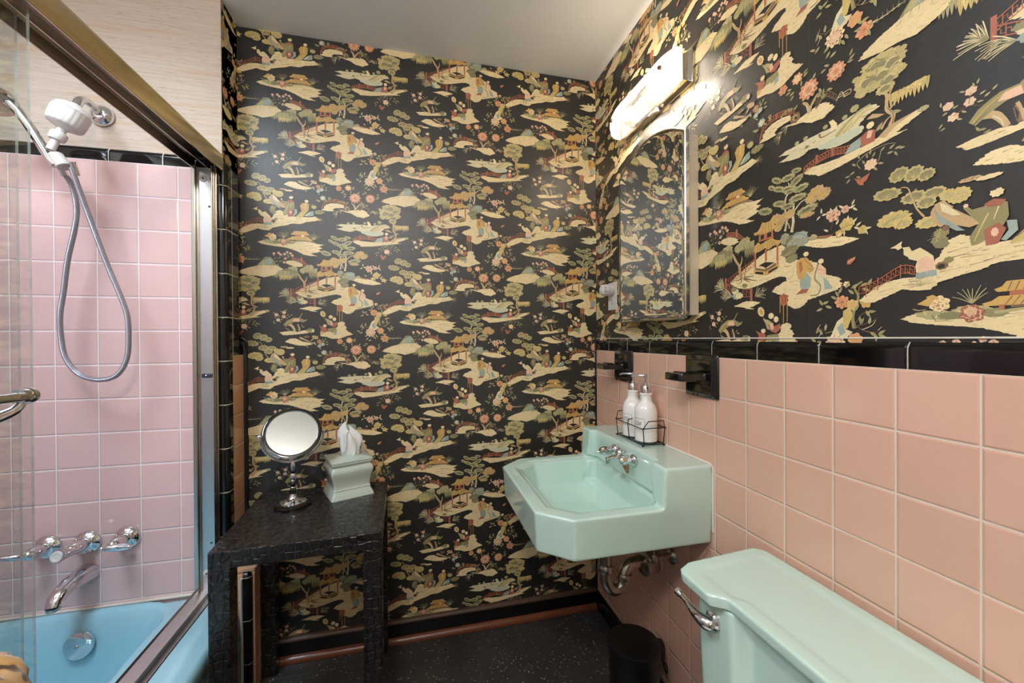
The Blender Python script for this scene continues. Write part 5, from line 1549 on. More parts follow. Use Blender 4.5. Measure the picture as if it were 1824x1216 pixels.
def taper(P0, z0, P1, z1): return MB().loft([[(x, y, z0) for x, y in P0], [(x, y, z1) for x, y in P1]])
SYC = 1.262
sk = empty('sink', (XR, SYC, .675), label='mint green wall-hung sink with raised back ledge and cut front corners', cat='sink')
a_, b_ = .978, 1.546
body_top = [(XR-.001, a_), (XR-.001, b_), (.400, b_), (.316, b_-.078), (.316, a_+.078), (.400, a_)]
ctr = (.60, SYC)
sh_ = lambda P, k: [(ctr[0]+(x-ctr[0])*(k if x < XR-.01 else 1), ctr[1]+(y-ctr[1])*k) for x, y in P]
body = taper(sh_(body_top, .975), .668, body_top, .782)
deck = MB().loft([[(x, y, z) for x, y in ((XR-.001, a_+s), (XR-.001, b_-s), (xf, b_-s), (xf, a_+s))] for z, s, xf in ((.700, .0052, .664), (.782, 0.0, .664), (.893, .0015, .670))])
bowl_u = taper([(.46, 1.12), (.46, 1.40), (.70, 1.40), (.70, 1.12)], .635, [(.40, 1.06), (.40, 1.47), (.74, 1.47), (.74, 1.06)], .69)
basin_t = [(.690, 1.062), (.690, 1.462), (.664, 1.490), (.440, 1.490), (.378, 1.435), (.378, 1.090), (.440, 1.034), (.664, 1.034)]
basin_b = [(.640, 1.16), (.640, 1.37), (.62, 1.39), (.50, 1.39), (.46, 1.36), (.46, 1.17), (.50, 1.14), (.62, 1.14)]
mid = [(x*.72+xb*.28, y*.72+yb*.28) for (x, y), (xb, yb) in zip(basin_t, basin_b)]
cut1 = MB().loft([[(x, y, .652) for x, y in basin_b], [(x, y, .690) for x, y in mid], [(x, y, .79) for x, y in basin_t], [(x, y, .83) for x, y in basin_t]])
# shallow ledge around the basin and the notch in the ledge front
led = [(.70, 1.048), (.70, 1.476), (.66, 1.504), (.432, 1.504), (.362, 1.441), (.362, 1.083), (.432, 1.020), (.66, 1.020)]
led2 = [(ctr[0]-.02+(x-ctr[0]+.02)*1.035, SYC+(y-SYC)*1.035) for x, y in led]; cut2 = taper([(x, SYC+(y-SYC)*.985) for x, y in led], .7765, led2, .790)
notch = MB().loft([[(x, y, z) for x, y in ((.64, 1.050), (.64, 1.474), (.680+k, 1.474), (.692+k, 1.462), (.692+k, 1.062), (.680+k, 1.050))] for z, k in ((.70, -.003), (.87, 0), (.92, .012))])
ov = solid_cut('basin', [body, deck, bowl_u], [cut1, cut2, notch], M['mint'], sk, .0036, 16, .5)
ov.data.transform(Matrix.Translation(-sk.location))
loc(MB().tube([(XR-.001, a_+.002, .70), (XR-.001, a_+.001, .885), (XR-.001, a_+.012, .893), (XR-.001, b_-.012, .893)], .0035, 8), sk).build('caulk_line', M['caulk'], sk)
loc(MB().lathe([(0, .6555), (.022, .6555), (.022, .659), (.015, .6595), (.013, .657), (0, .657)], 28, (.555, SYC, 0)), sk).build('drain', M['chrome'], sk)

# faucet
FX = .690
fa_ = empty('sink_faucet', (FX, 1.240, .860), label='small chrome two-handle faucet set on the face of the sink ledge', cat='faucet')
def fesc(y, par):
    return MB().lathe([(0, 0), (.0185, 0), (.0190, .004), (.0165, .009), (.011, .012), (0, .012)], 30, (0, y, 0), rotm((-1, 0, 0)))
fesc(.064, 0).build('escutcheon', M['chrome'], fa_); fesc(-.064, 0).build('escutcheon', M['chrome'], fa_)
MB().lathe([(0, .008), (.010, .010), (.0125, .020), (.0150, .035), (.0155, .046), (.0125, .057), (.005, .062), (0, .062)], 26, (0, .064, 0), rotm((-1, 0, -.03))).build('handle', M['chrome'], fa_)
MB().tube([(-.055, .064, -.002), (-.066, .068, -.006), (-.074, .072, -.012)], [.0045, .0035, .0028], 12).build('handle_tip', M['chrome'], fa_)
m = MB().lathe([(0, .008), (.010, .010), (.012, .020), (.0150, .034), (.0145, .048), (.009, .054), (0, .055)], 7, (0, -.064, .001), rotm((-1, 0, 0)))
m.build('handle', M['chrome'], fa_, smooth=25, bevel=.0012)
m = MB().loft([[(-.022, -.055, -.010), (-.048, -.057, -.006), (-.050, -.069, -.006), (-.024, -.075, -.010)], [(-.024, -.062, -.020), (-.044, -.066, -.020), (-.045, -.074, -.020), (-.026, -.080, -.020)], [(-.030, -.078, -.036), (-.040, -.080, -.036), (-.041, -.085, -.035), (-.031, -.086, -.035)]])
m.build('handle_blade', M['chrome'], fa_, smooth=20, bevel=.0012)
m = MB().lathe([(0, 0), (.017, 0), (.0175, .010), (.016, .022), (.013, .028), (0, .028)], 26, (0, 0, 0), rotm((-1, 0, 0)))
m.sphere((-.016, 0, .006), .0165, 22, 14, (1, 1, 1.05)); m.build('valve_body', M['chrome'], fa_)
m = MB().loft([[(-.014, -.010, .004), (-.014, .010, .004), (-.014, .010, -.012), (-.014, -.010, -.012)], [(-.045, -.009, -.002), (-.045, .009, -.002), (-.045, .009, -.014), (-.045, -.009, -.014)], [(-.068, -.009, -.006), (-.068, .009, -.006), (-.066, .009, -.017), (-.066, -.009, -.017)]])
m.build('spout', M['chrome'], fa_, smooth=25, bevel=.003)
MB().lathe([(0, -.003), (.0095, -.003), (.0095, -.020), (.0080, -.022), (0, -.022)], 22, (-.060, 0, -.006)).build('outlet', M['chrome'], fa_)
MB().lathe([(0, 0), (.0035, 0), (.0030, .010), (.0058, .014), (.0055, .020), (0, .022)], 16, (-.006, .012, .014), rotm((-.5, .5, .6))).build('lift_rod', M['chrome'], fa_)

# drain trap below the sink
tr = empty('sink_trap', (XR, 1.25, .47), label='tarnished metal P-trap pipe curving from under the sink to the tiled wall', cat='drain pipe')
tx, ty = .617, 1.240
dx, dy = .735-tx, 1.256-ty
pa = [(tx, ty, .636), (tx, ty, .56), (tx, ty, .47), (tx+.004, ty, .440), (tx+.019, ty+.001, .413), (tx+.042, ty+.003, .405), (tx+.062, ty+.004, .418), (tx+.070, ty+.005, .440), (tx+.074, ty+.006, .458), (tx+.086, ty+.008, .476), (tx+.106, ty+.010, .482), (tx+.150, ty+.014, .482), (XR+.002, 1.256, .482)]
loc(MB().tube(catmull(pa, 6), .0198, 24), tr).build('pipe', M['nickel'], tr)
loc(MB().lathe([(.0195, -.012), (.0240, -.012), (.0262, -.006), (.0262, .006), (.0240, .012), (.0195, .012)], 24, (tx, ty, .485)), tr).build('slip_nut', M['nickel'], tr, smooth=60)
loc(MB().lathe([(.0195, -.010), (.0240, -.010), (.0260, -.004), (.0260, .004), (.0240, .010), (.0195, .010)], 26, (tx+.0715, ty+.005, .446), rotm((.15, 0, 1))), tr).build('slip_nut', M['nickel'], tr)
m = MB().lathe([(.012, 0), (.042, 0), (.0460, .003), (.0460, .009), (.042, .012), (.0415, .048), (.012, .050)], 32, (.762, 1.254, .478), rotm((1, .02, 0)))
loc(m, tr).build('wall_flange', M['nickel'], tr)
loc(MB().lathe([(0, 0), (.041, 0), (.041, .012), (0, .012)], 28, (.808, 1.255, .478), rotm((1, .02, 0))), tr).build('white_gasket', M['caulk'], tr)
sv = empty('shutoff_valve', (XR, 1.172, .535), label='dark metal supply valve with round wall flange behind the trap', cat='valve')
loc(MB().lathe([(0, 0), (.028, 0), (.028, .003), (.020, .010), (.011, .013), (0, .013)], 30, (XR+.001, 1.172, .535), rotm((-1, 0, 0))), sv).build('flange', M['nickel'], sv)
loc(MB().tube([(XR, 1.172, .535), (.765, 1.172, .535)], .0095, 16), sv).build('stub_pipe', M['nickel'], sv)
m = MB().lathe([(0, -.014), (.013, -.014), (.015, 0), (.013, .014), (0, .014)], 20, (.758, 1.172, .535)); loc(m, sv).build('valve_body', M['nickel'], sv)
loc(MB().sphere((.736, 1.172, .535), .016, 18, 10, (.35, 1, .7)), sv).build('valve_handle', M['nickel'], sv)
loc(MB().tube(catmull([(.758, 1.172, .545), (.755, 1.176, .59), (.742, 1.188, .64), (.738, 1.195, .662)], 6), .0045, 10), sv).build('supply_tube', M['nickel'], sv)

# ------------------------------------------------------------------ toilet along the right wall
tl = empty('toilet', (.70, .54, 0), label='mint green toilet with broad tank against the pink tile wall', cat='toilet')
def tank_outline(y0, y1, xb, xe, xm, cb, cf, rec):
    """y0 near end, y1 far end; xe ends, xm recessed middle; cb back chamfer, cf front end slope"""
    def s(t): t = min(1, max(0, t)); return t*t*(3-2*t)
    P = [(xb, y0+cb), (xb, y1-cb*1.0), (xb-.006, y1-cb*.5), (xb-cb, y1+.002), (xe+.038, y1-.016), (xe+.006, y1-.034), (xe, y1-.045)]
    n = 14
    for i in range(n+1):
        t = i/n; y = (y1-rec)+(-.030)*t; P.append((xe+(xm-xe)*s(t), y))
    for i in range(n+1):
        t = 1-i/n; y = (y0+rec)+.030*t; P.append((xe+(xm-xe)*s(t), y))
    P += [(xe, y0+.045), (xe+.006, y0+.034), (xe+.038, y0+.016), (xb-cb, y0-.002), (xb-.006, y0+cb*.5)]
    return P
lo_ = tank_outline(.275, .805, .808, .556, .584, .022, 0, .122)
c2 = (.70, .54)
def off(P, d): return [(c2[0]+(x-c2[0])*(1-d/.12 if abs(x-c2[0]) > .02 else 1), c2[1]+(y-c2[1])*(1-d/.26)) for x, y in P]
lid = solid_cut('tank_lid', [MB().loft([[(x, y, .7275) for x, y in off(lo_, .002)], [(x, y, .752) for x, y in lo_]])], [MB().loft([[(x, y, .7495) for x, y in off(lo_, .040)], [(x, y, .7535) for x, y in off(lo_, .020)]])], M['mint'], tl, .0028, 16, .5)
lid.data.transform(Matrix.Translation(-tl.location))
bo = tank_outline(.295, .785, .800, .585, .612, .02, 0, .128)
bd = solid_cut('tank', [MB().loft([[(x, y, .36) for x, y in off(bo, .018)], [(x, y, .40) for x, y in off(bo, .010)], [(x, y, .726) for x, y in bo]])], [], M['mint'], tl, .005, 5, .5)
bd.data.transform(Matrix.Translation(-tl.location))
hp = Vector((.585, .697, .683))
m = MB().lathe([(0, -.004), (.018, -.004), (.018, .003), (.014, .007), (0, .008)], 30, hp, rotm((-1, 0, 0)))
loc(m, tl).build('handle_base', M['chrome'], tl)
pth = catmull([hp+Vector((-.010, -.006, -.002)), hp+Vector((-.020, .004, 0)), hp+Vector((-.024, .026, .004)), hp+Vector((-.022, .050, .008)), hp+Vector((-.020, .070, .009)), hp+Vector((-.022, .086, .012))], 6)
n = len(pth)
loc(MB().tube(pth, [.0145-.0085*min(1, max(0, (i/(n-1)-.12)/.45))+(.002 if i > n-6 else 0) for i in range(n)], 18), tl).build('flush_handle', M['chrome'], tl)
# bowl, seat and lid (low, below the frame)
def egg(cx, cy, lx, wy, n=44): return [(cx+lx*cos(a)*(1.0 if cos(a) > 0 else 1.15), cy+wy*sin(a)) for a in [2*pi*k/n for k in range(n)]]
m = MB().loft([[(x, y, z) for x, y in egg(cx, .54, lx, wy)] for z, cx, lx, wy in ((0, .42, .20, .11), (.03, .42, .19, .10), (.14, .40, .15, .085), (.22, .36, .18, .13), (.30, .33, .22, .17), (.37, .33, .235, .182), (.385, .33, .235, .182), (.385, .33, .18, .135), (.34, .33, .17, .125), (.25, .34, .11, .08), (.22, .36, .04, .03))])
loc(m, tl).build('bowl', M['mint'], tl, smooth=60)
loc(MB().box((.50, .40, .26), (.79, .68, .38)), tl).build('tank_shelf', M['mint'], tl, bevel=.02)
m = MB().loft([[(x, y, z) for x, y in egg(.33, .54, lx, wy)] for z, lx, wy in ((.386, .236, .183), (.398, .238, .185), (.405, .232, .18), (.405, .15, .11), (.390, .145, .105))], False, False); loc(m, tl).build('seat', M['white_plastic'], tl, smooth=60)
m = MB().loft([[(x, y, z) for x, y in egg(.33, .54, lx, wy)] for z, lx, wy in ((.406, .236, .183), (.418, .236, .183), (.424, .228, .175))]); loc(m, tl).build('seat_lid', M['white_plastic'], tl, smooth=60)

# ------------------------------------------------------------------ waste bin
bn = empty('step_bin', (.687, 1.180, 0), rz=R(-20), label='small round black step bin on the floor under the sink', cat='waste bin')
MB().lathe([(0, 0), (.076, 0), (.078, .004), (.080, .232), (0, .232)], 48).build('bin_body', M['black_paint'], bn)
MB().lathe([(.0805, .2325), (.0825, .2325), (.0832, .250), (.0832, .2645), (.0815, .2690), (.078, .2705), (.050, .2715), (0, .2725)], 48).build('bin_lid', M['black_paint'], bn)
MB().lathe([(.0795, .225), (.0818, .225), (.0818, .2305), (.0795, .2305)], 48).build('rim_ring', M['black_paint'], bn)
m = MB().loft([[(x, y, z) for x, y in ((.060, -.036), (.094, -.024), (.098, 0), (.094, .024), (.060, .036))] for z in (.236, .262, .268)]); m.build('hinge_cover', M['black_paint'], bn, bevel=.004)
MB().tube(catmull([(.083, -.022, .232), (.098, -.022, .215), (.099, -.022, .190), (.099, 0, .182), (.099, .022, .190), (.098, .022, .215), (.083, .022, .232)], 5), .0028, 8).build('carry_handle', M['black_wire'], bn)
MB().box((-.108, -.022, .004), (-.070, .022, .014)).build('pedal', M['black_paint'], bn, bevel=.003)

# ------------------------------------------------------------------ black ceramic wall holders
def holder(y, ya, label):
    h = empty('ceramic_holder', (XR, y, 1.143), label=label, cat='toothbrush holder', group='black ceramic holders on the tile')
    w2, h2 = .0685, .0625
    def rr_(k): return [(-(0), 0)]
    r = [[(0, -w2, -h2), (0, w2, -h2), (0, w2, h2), (0, -w2, h2)], [(-.006, -w2, -h2), (-.006, w2, -h2), (-.006, w2, h2), (-.006, -w2, h2)], [(-.016, -w2+.014, -h2+.014), (-.016, w2-.014, -h2+.014), (-.016, w2-.014, h2-.014), (-.016, -w2+.014, h2-.014)]]
    MB().loft(r).build('back_plate', M['black_ceramic'], h, smooth=25, bevel=.003)
    a0, a1 = ya-y-.041, ya-y+.041
    P = [(-.012, a0-.012), (-.020, a0-.003), (-.034, a0), (-.084, a0), (-.092, a0+.008), (-.092, a1-.008), (-.084, a1), (-.034, a1), (-.020, a1+.003), (-.012, a1+.012)]
    m = MB(); out = [[(x, yy, -.012), ] for x, yy in P]
    m.loft([[(x, yy, -.013) for x, yy in P], [(x, yy, .010) for x, yy in P]])
    # well in the top of the arm
    wp = [(-.030, a0+.012), (-.082, a0+.012), (-.082, a1-.012), (-.030, a1-.012)]
    am = m.build('arm', M['black_ceramic'], h, smooth=30, bevel=.004)
    m = MB()
    for k, yy in enumerate((a0+.020, (a0+a1)/2, a1-.020)):
        m.cur = 0; m.lathe([(.0085, .0095), (.0105, .0095), (.0105, .0120), (.0085, .0120)], 20, (-.058, yy, 0))
    m.build('hole_rims', M['black_ceramic'], am)
    m = MB()
    for yy in (a0+.020, (a0+a1)/2, a1-.020): m.lathe([(0, .0096), (.0085, .0096), (.0085, .0104), (0, .0104)], 16, (-.058, yy, 0))
    m.build('holes', M['dark'], am)
    return h
holder(1.4755, 1.505, 'black glazed ceramic wall holder behind the pump bottles, closest to the room corner')
holder(1.0215, 1.038, 'black glazed ceramic wall holder clear of the bottles, below the mirror cabinet edge')

# ------------------------------------------------------------------ pump bottles in a wire caddy
DZ = .8915
cd = empty('wire_caddy', (.776, 1.288, DZ), label='black wire caddy holding two white pump bottles on the sink ledge', cat='caddy')
hx, hy = .040, .0895
z0c, zr = .0075, .062
m = MB()
base = rrect(0, 0, 2*hx, 2*hy, .012, 3, z0c); m.tube(base, .0017, 8, cyc=True)
for y in [-.07+.02*k for k in range(8)]: m.tube([(-hx, y, z0c), (hx, y, z0c)], .0012, 6)
m.build('base_frame', M['black_wire'], cd)
m = MB().tube([(-hx-.004, -hy-.002, zr), (-hx-.004, hy+.002, zr), (hx+.003, hy+.002, zr), (hx+.003, -hy-.002, zr)], .0017, 8, cyc=True); m.build('rail', M['black_wire'], cd)
for (x, y) in ((-hx, -hy), (-hx, hy), (hx, hy), (hx, -hy)):
    MB().sphere((x*.98, y*.98, .0042), .0040, 12, 8).build('foot', M['black_wire'], cd)
for y in (-hy-.002, hy+.002):
    s = 1 if y > 0 else -1
    MB().tube([(-hx+.004, y*.97, z0c), (-hx-.001, y, zr), (-hx+.012, y+s*.011, zr+.026), (hx-.012, y+s*.011, zr+.026), (hx, y, zr), (hx-.004, y*.97, z0c)], .0016, 8).build('end_loop', M['black_wire'], cd)
MB().tube([(-hx, 0, z0c), (-hx-.005, 0, zr), (-hx-.004, 0, zr+.014), (-hx+.014, 0, zr+.017)], .0017, 8).build('front_post', M['black_wire'], cd)

def cyl_map(vs, fs, r, ang, z0, th=.0004, back=0):
    """wrap a flat drawing round a vertical cylinder"""
    m = MB(); f = lambda u, v, rr: (rr*cos(ang+u/r), rr*sin(ang+u/r), z0+v)
    m.add([f(u, v, r+th) for u, v in vs], fs); return m
def pump_bottle(y, word, label):
    b = empty('pump_bottle', (.777, y, DZ+.0095), label=label, cat='soap bottle', group='white pump bottles in the caddy')
    r = .0378
    prof = [(0, 0), (.033, 0), (.0368, .002), (.0378, .005), (.0365, .009), (.0368, .012), (r, .016), (r, .098), (.0368, .106), (.0345, .115), (.0300, .124), (.0245, .131), (.0210, .136), (.0193, .142), (.0190, .156), (.0196, .158), (.0208, .1595), (.0210, .1625), (.0198, .1648), (.0150, .1655), (0, .1655)]
    MB().lathe(prof, 56).build('bottle_body', M['white_ceramic'], b)
    MB().lathe([(0, .1650), (.0172, .1650), (.0172, .1880), (.0164, .1892), (.0080, .1896), (.0074, .197), (.0055, .1975), (0, .1975)], 36).build('collar', M['chrome'], b)
    m = MB().tube([(0, 0, .190), (0, 0, .222)], .0036, 14); m.lathe([(0, .214), (.0052, .214), (.0058, .222), (.0052, .2285), (0, .2295)], 24)
    ps = m.build('pump_stem', M['chrome'], b)
    MB().tube(catmull([(0, 0, .2235), (-.014, .017, .2235), (-.025, .032, .2225), (-.031, .040, .2185)], 5), [.0034]*8+[.003]*4+[.0028]*4, 12).build('nozzle', M['chrome'], ps)
    va = atan2(-y, -.777)               # toward the viewer
    ang = va - R(41)
    vs, fs = text_mesh(word, .0205, .50 if len(word) < 5 else .40)
    rot = lambda m_: m_
    m = cyl_map(vs, fs, r, ang, .062); 
    m.build('label_word', M['ink'], b, smooth=0)
    L, Hh, t = .0225, .0185, .00045
    m = MB()
    def strip(u0, v0, u1, v1):
        n = max(1, int(abs(u1-u0)/.003)); V = []; F = []
        for i in range(n+1):
            u = u0+(u1-u0)*i/n; V += [(u, v0), (u, v1)]
            if i: F.append((2*i-2, 2*i, 2*i+1, 2*i-1))
        q = cyl_map(V, F, r, ang, .062); m.add(q.v, q.f)
    strip(-L+.003, Hh-t, L-.003, Hh+t); strip(-L+.003, -Hh-t, L-.003, -Hh+t); strip(-L-t, -Hh+.003, -L+t, Hh-.003); strip(L-t, -Hh+.003, L+t, Hh-.003)
    for sx in (1, -1):
        for sz in (1, -1):
            V = []; F = []
            for k in range(6):
                a = R(90*k/5); ca, sa = cos(a), sin(a)
                V += [(sx*(L-.003+(.003-t)*ca), sz*(Hh-.003+(.003-t)*sa)), (sx*(L-.003+(.003+t)*ca), sz*(Hh-.003+(.003+t)*sa))]
                if k: F.append((2*k-2, 2*k, 2*k+1, 2*k-1))
            q = cyl_map(V, F, r, ang, .062); m.add(q.v, q.f)
    m.build('label_border', M['ink'], b, smooth=0)
    return b
pump_bottle(1.247, 'SOAP', 'white ceramic pump bottle with the word SOAP, in front in the wire caddy')
pump_bottle(1.331, 'LOTION', 'white ceramic pump bottle half hidden behind the one that says SOAP')

# ------------------------------------------------------------------ mirror cabinet
MY0, MY1, MZ0, MZS, MZA = 1.030, 1.424, 1.311, 1.868, 1.932
mc = empty('mirror_cabinet', (XW, (MY0+MY1)/2, MZ0), label='arched mirror door cabinet hung on the papered wall over the sink', cat='mirror cabinet')
def arch(ins):
    y0, y1, z0 = MY0+ins, MY1-ins, MZ0+ins; P = []
    r = .018
    for k in range(7): a = R(180+90*k/6); P.append((y0+r+r*cos(a), z0+r+r*sin(a)))
    for k in range(7): a = R(270+90*k/6); P.append((y1-r+r*cos(a), z0+r+r*sin(a)))
    for k in range(25):
        t = k/24; y = y1+(y0-y1)*t; z = (MZS-ins)+(MZA-MZS)*(1-(2*t-1)**2); P.append((y, z))
    return P
x_ = lambda P, x: [(x, y, z) for y, z in P]
loc(MB().loft([x_(arch(.004), .790), x_(arch(0), .787), x_(arch(0), .776), x_(arch(.003), .773), x_(arch(.0075), .773)], True, False), mc).build('door_frame', M['alu'], mc, smooth=35)
loc(MB().loft([x_(arch(.0072), .777), x_(arch(.0072), .7742), x_(arch(.014), .7732)]), mc).build('mirror_glass', M['mirror'], mc, smooth=20)
loc(MB().box((.791, MY0+.012, MZ0+.012), (XW-.0005, MY1-.012, MZS-.008)), mc).build('cabinet_box', M['cream_metal'], mc, smooth=0, bevel=.002)
m = MB().box((.7895, MY0+.0105, MZ0+.02), (.7935, MY0+.0135, MZS-.02)); ph = loc(m, mc).build('piano_hinge', M['nickel'], mc, smooth=0)
m = MB()
for k in range(46): z = MZ0+.03+k*.0115; m.box((.7885, MY0+.0088, z), (.7945, MY0+.0108, z+.0055))
loc(m, mc).build('hinge_knuckles', M['nickel'], ph, smooth=0)

# ------------------------------------------------------------------ vanity light
vl = empty('vanity_light', (XW, 1.250, 2.075), label='lit bathroom wall lamp with curved clear-patterned glass over the arched mirror', cat='wall lamp')
LY = .190
m = MB().loft([[(0, s*(LY+.006), z) for s, z in ((-1, -.050), (1, -.050), (1, .056), (-1, .056))], [(-.010, s*(LY+.006), z) for s, z in ((-1, -.050), (1, -.050), (1, .056), (-1, .056))], [(-.020, s*(LY-.004), z) for s, z in ((-1, -.040), (1, -.040), (1, .046), (-1, .046))], [(-.036, s*(LY-.008), z) for s, z in ((-1, -.037), (1, -.037), (1, .042), (-1, .042))]])
m.build('back_plate', M['alu'], vl, smooth=25, bevel=.002)
# curved shade: cross-section swept along the wall, fluted towards the ends
def shade_ring(y):
    t = abs(y)/LY; k = 1-.18*max(0, (t-.62)/.38)**2
    P = []
    for i in range(21):
        a = R(-90+180*i/20); fl = 1+.035*cos(8*R(-90+180*i/20))*max(0, (t-.5)/.5)
        P.append((-.040-.052*k*abs(cos(a))**.62*fl, y, .001+.055*(abs(sin(a))**.8*(1 if sin(a) > 0 else -1))*k*(1.0)+(.006 if a > 0 else 0)))
    return P
ys = [-LY+2*LY*i/36 for i in range(37)]
rings = [shade_ring(y) for y in ys]
def endcap(r, y, s):
    c = Vector((-.040, y, .003)); return [tuple(c+(Vector(p)-c)*Vector((.9, 1, .9)) + Vector((0, s*.004, 0))) for p in r]
sd_ = MB(); n = 21
vs = [p for r in rings for p in r]; fs = []
for i in range(len(rings)-1):
    for j in range(n-1): fs.append((i*n+j, i*n+j+1, (i+1)*n+j+1, (i+1)*n+j))
fs.append(tuple(range(n))); fs.append(tuple(reversed(range((len(rings)-1)*n, len(rings)*n))))
sd_.add(vs, fs); sd_.build('glass_shade', M['shade'], vl, smooth=50)
for y in (-.155, .155):
    MB().lathe([(0, 0), (.0065, 0), (.0065, .006), (.004, .009), (0, .009)], 8, (-.0925, y, .006), rotm((-1, 0, 0))).build('finial', M['brown_wood'], vl, smooth=25)
MB().lathe([(0, 0), (.006, 0), (.006, .007), (.0075, .008), (.0075, .014), (0, .015)], 14, (-.026, -.035, -.041), rotm((0, 0, -1))).build('rotary_switch', M['white_plastic'], vl)
MB().box((-.030, -.015, -.046), (-.018, .012, -.040)).build('outlet_socket', M['white_plastic'], vl, smooth=0, bevel=.001)
for y in (-.10, .10):
    MB().lathe([(0, -.040), (.010, -.040), (.015, -.028), (.019, -.010), (.018, .008), (.012, .018), (0, .022)], 24, (-.058, y, .004), rotm((0, 1 if y > 0 else -1, 0))).build('bulb', emit('bulb_glow', (1, .87, .70, 1), 155), vl)

# ------------------------------------------------------------------ outlet with night light
ot = empty('wall_outlet', (XW, 1.5785, 1.434), label='white outlet plate on the papered wall beside the mirror cabinet', cat='outlet')
MB().box((-.005, -.037, -.059), (0, .037, .059)).build('cover_plate', M['white_plastic'], ot, bevel=.003)
m = MB().loft([[(-.0055, y, z) for y, z in rrect(0, -.021, .034, .028, .009, 6)], [(-.0075, y, z) for y, z in rrect(0, -.021, .033, .027, .009, 6)]]); skt = m.build('socket', M['white_plastic'], ot)
m = MB()
for y in (-.006, .006): m.box((-.0080, y-.001, -.022), (-.0074, y+.001, -.013))
m.lathe([(0, 0), (.0024, 0), (.0024, .0006), (0, .0006)], 12, (-.0074, 0, -.029), rotm((-1, 0, 0))); m.build('slots', M['dark'], skt, smooth=0)
nl = empty('night_light', (XW-.006, 1.575, 1.459), label='round white plug-in night light in the wall outlet by the mirror', cat='night light')
MB().lathe([(0, 0), (.021, 0), (.0235, .004), (.024, .020), (.0235, .0215)], 36, (0, 0, 0), rotm((-1, 0, 0))).build('plug_base', M['white_plastic'], nl)
MB().lathe([(.0225, .0215), (.0245, .023), (.0250, .034), (.0225, .046), (.014, .054), (0, .056)], 36, (0, 0, 0), rotm((-1, 0, 0))).build('dome', M['white_plastic'], nl)
m = MB()
for z in (-.008, 0, .008): m.box((-.047, -.0235, z-.001), (-.038, -.0215, z+.001))
m.build('vent_slots', M['dark'], nl, smooth=0)

# ------------------------------------------------------------------ black side table
TZ = .675
tb = empty('side_table', (-.333, 1.497, 0), rz=R(1.6), label='black crocodile-textured square side table between the tub and back wall', cat='side table')
tw, td = .2270, .2280
bx_ = lambda x0, x1, y0, y1, z0, z1: MB().box((x0, y0, z0), (x1, y1, z1))
bx_(-tw, tw, -td, td, .626, TZ).build('tabletop', M['croc'], tb, smooth=0, bevel=.0022, seg=2)
lt = .054
for sx in (-1, 1):
    for sy in (-1, 1):
        x0 = sx*tw; x1 = sx*(tw-lt); y0 = sy*td; y1 = sy*(td-lt)
        lg = bx_(min(x0, x1), max(x0, x1), min(y0, y1), max(y0, y1), .006, .627).build('leg', M['croc'], tb, smooth=0, bevel=.0022, seg=2)
        MB().lathe([(0, 0), (.009, 0), (.010, .003), (.009, .0065), (0, .0065)], 14, ((x0+x1)/2, (y0+y1)/2, 0)).build('foot_glide', M['white_plastic'], lg)

# ------------------------------------------------------------------ vanity mirror on the table
vm = empty('table_mirror', (-.419, 1.560, TZ), rz=R(14), label='round tilting chrome and black make-up mirror on the side table', cat='mirror')
MB().lathe([(0, 0), (.058, 0), (.0605, .002), (.0605, .007), (.056, .011), (.040, .014), (0, .014)], 48).build('base_disc', M['black_ceramic'], vm)
MB().lathe([(0, .012), (.043, .013), (.042, .017), (.030, .020), (.018, .024), (.013, .032), (.010, .040), (0, .040)], 44).build('base_boss', M['chrome'], vm)
st = [('black_bead', .040, .060, .0105, 'black_ceramic'), ('chrome_ring', .060, .066, .0088, 'chrome'), ('black_bead', .066, .084, .0100, 'black_ceramic'), ('chrome_ring', .084, .090, .0086, 'chrome'), ('chrome_bead', .090, .112, .0112, 'chrome'), ('black_bead', .112, .126, .0090, 'black_ceramic'), ('chrome_neck', .126, .152, .0080, 'chrome')]
for nm, a, b_, r, mt in st:
    h = b_-a; MB().lathe([(0, a-.0008), (r*.72, a-.0008), (r*.95, a+h*.25), (r, a+h*.5), (r*.95, a+h*.75), (r*.70, b_), (0, b_)], 22).build(nm, M[mt], vm)
zc = .252
YR = .100
MB().tube([(YR*cos(R(a)), 0, zc+YR*sin(R(a))) for a in range(180, 361, 6)], [.0030+.0012*sin(pi*i/30) for i in range(31)], 12).build('yoke', M['chrome'], vm)
for s in (-1, 1): MB().lathe([(0, 0), (.0045, 0), (.0045, .010), (.003, .012), (0, .012)], 14, (s*YR+s*-.006, 0, zc), rotm((s, 0, 0))).build('pivot_knob', M['chrome'], vm)
T = R(33)
Md = rotm(Vector((0, -cos(T), sin(T))))
MB().lathe([(.083, -.008), (.090, -.0085), (.0945, -.005), (.0955, 0), (.0945, .005), (.0925, .0075), (.0905, .006), (.0885, .0085), (.0865, .0070), (.0845, .0092), (.0815, .0092), (.0800, .0062), (.0800, -.006), (.083, -.008)], 64, (0, 0, zc), Md).build('mirror_rim', M['chrome'], vm)
MB().lathe([(.0818, .0094), (.0905, .0089), (.0908, .0098), (.0865, .0108), (.0816, .0102)], 64, (0, 0, zc), Md).build('black_bezel', M['black_ceramic'], vm)
MB().lathe([(0, .0055), (.0802, .0055), (.0802, .0072), (0, .0072)], 64, (0, 0, zc), Md).build('mirror_glass', M['mirror'], vm, smooth=20)
MB().lathe([(0, -.0065), (.0802, -.0065), (.0802, -.0050), (0, -.0050)], 64, (0, 0, zc), Md).build('mirror_glass', M['mirror'], vm, smooth=20)

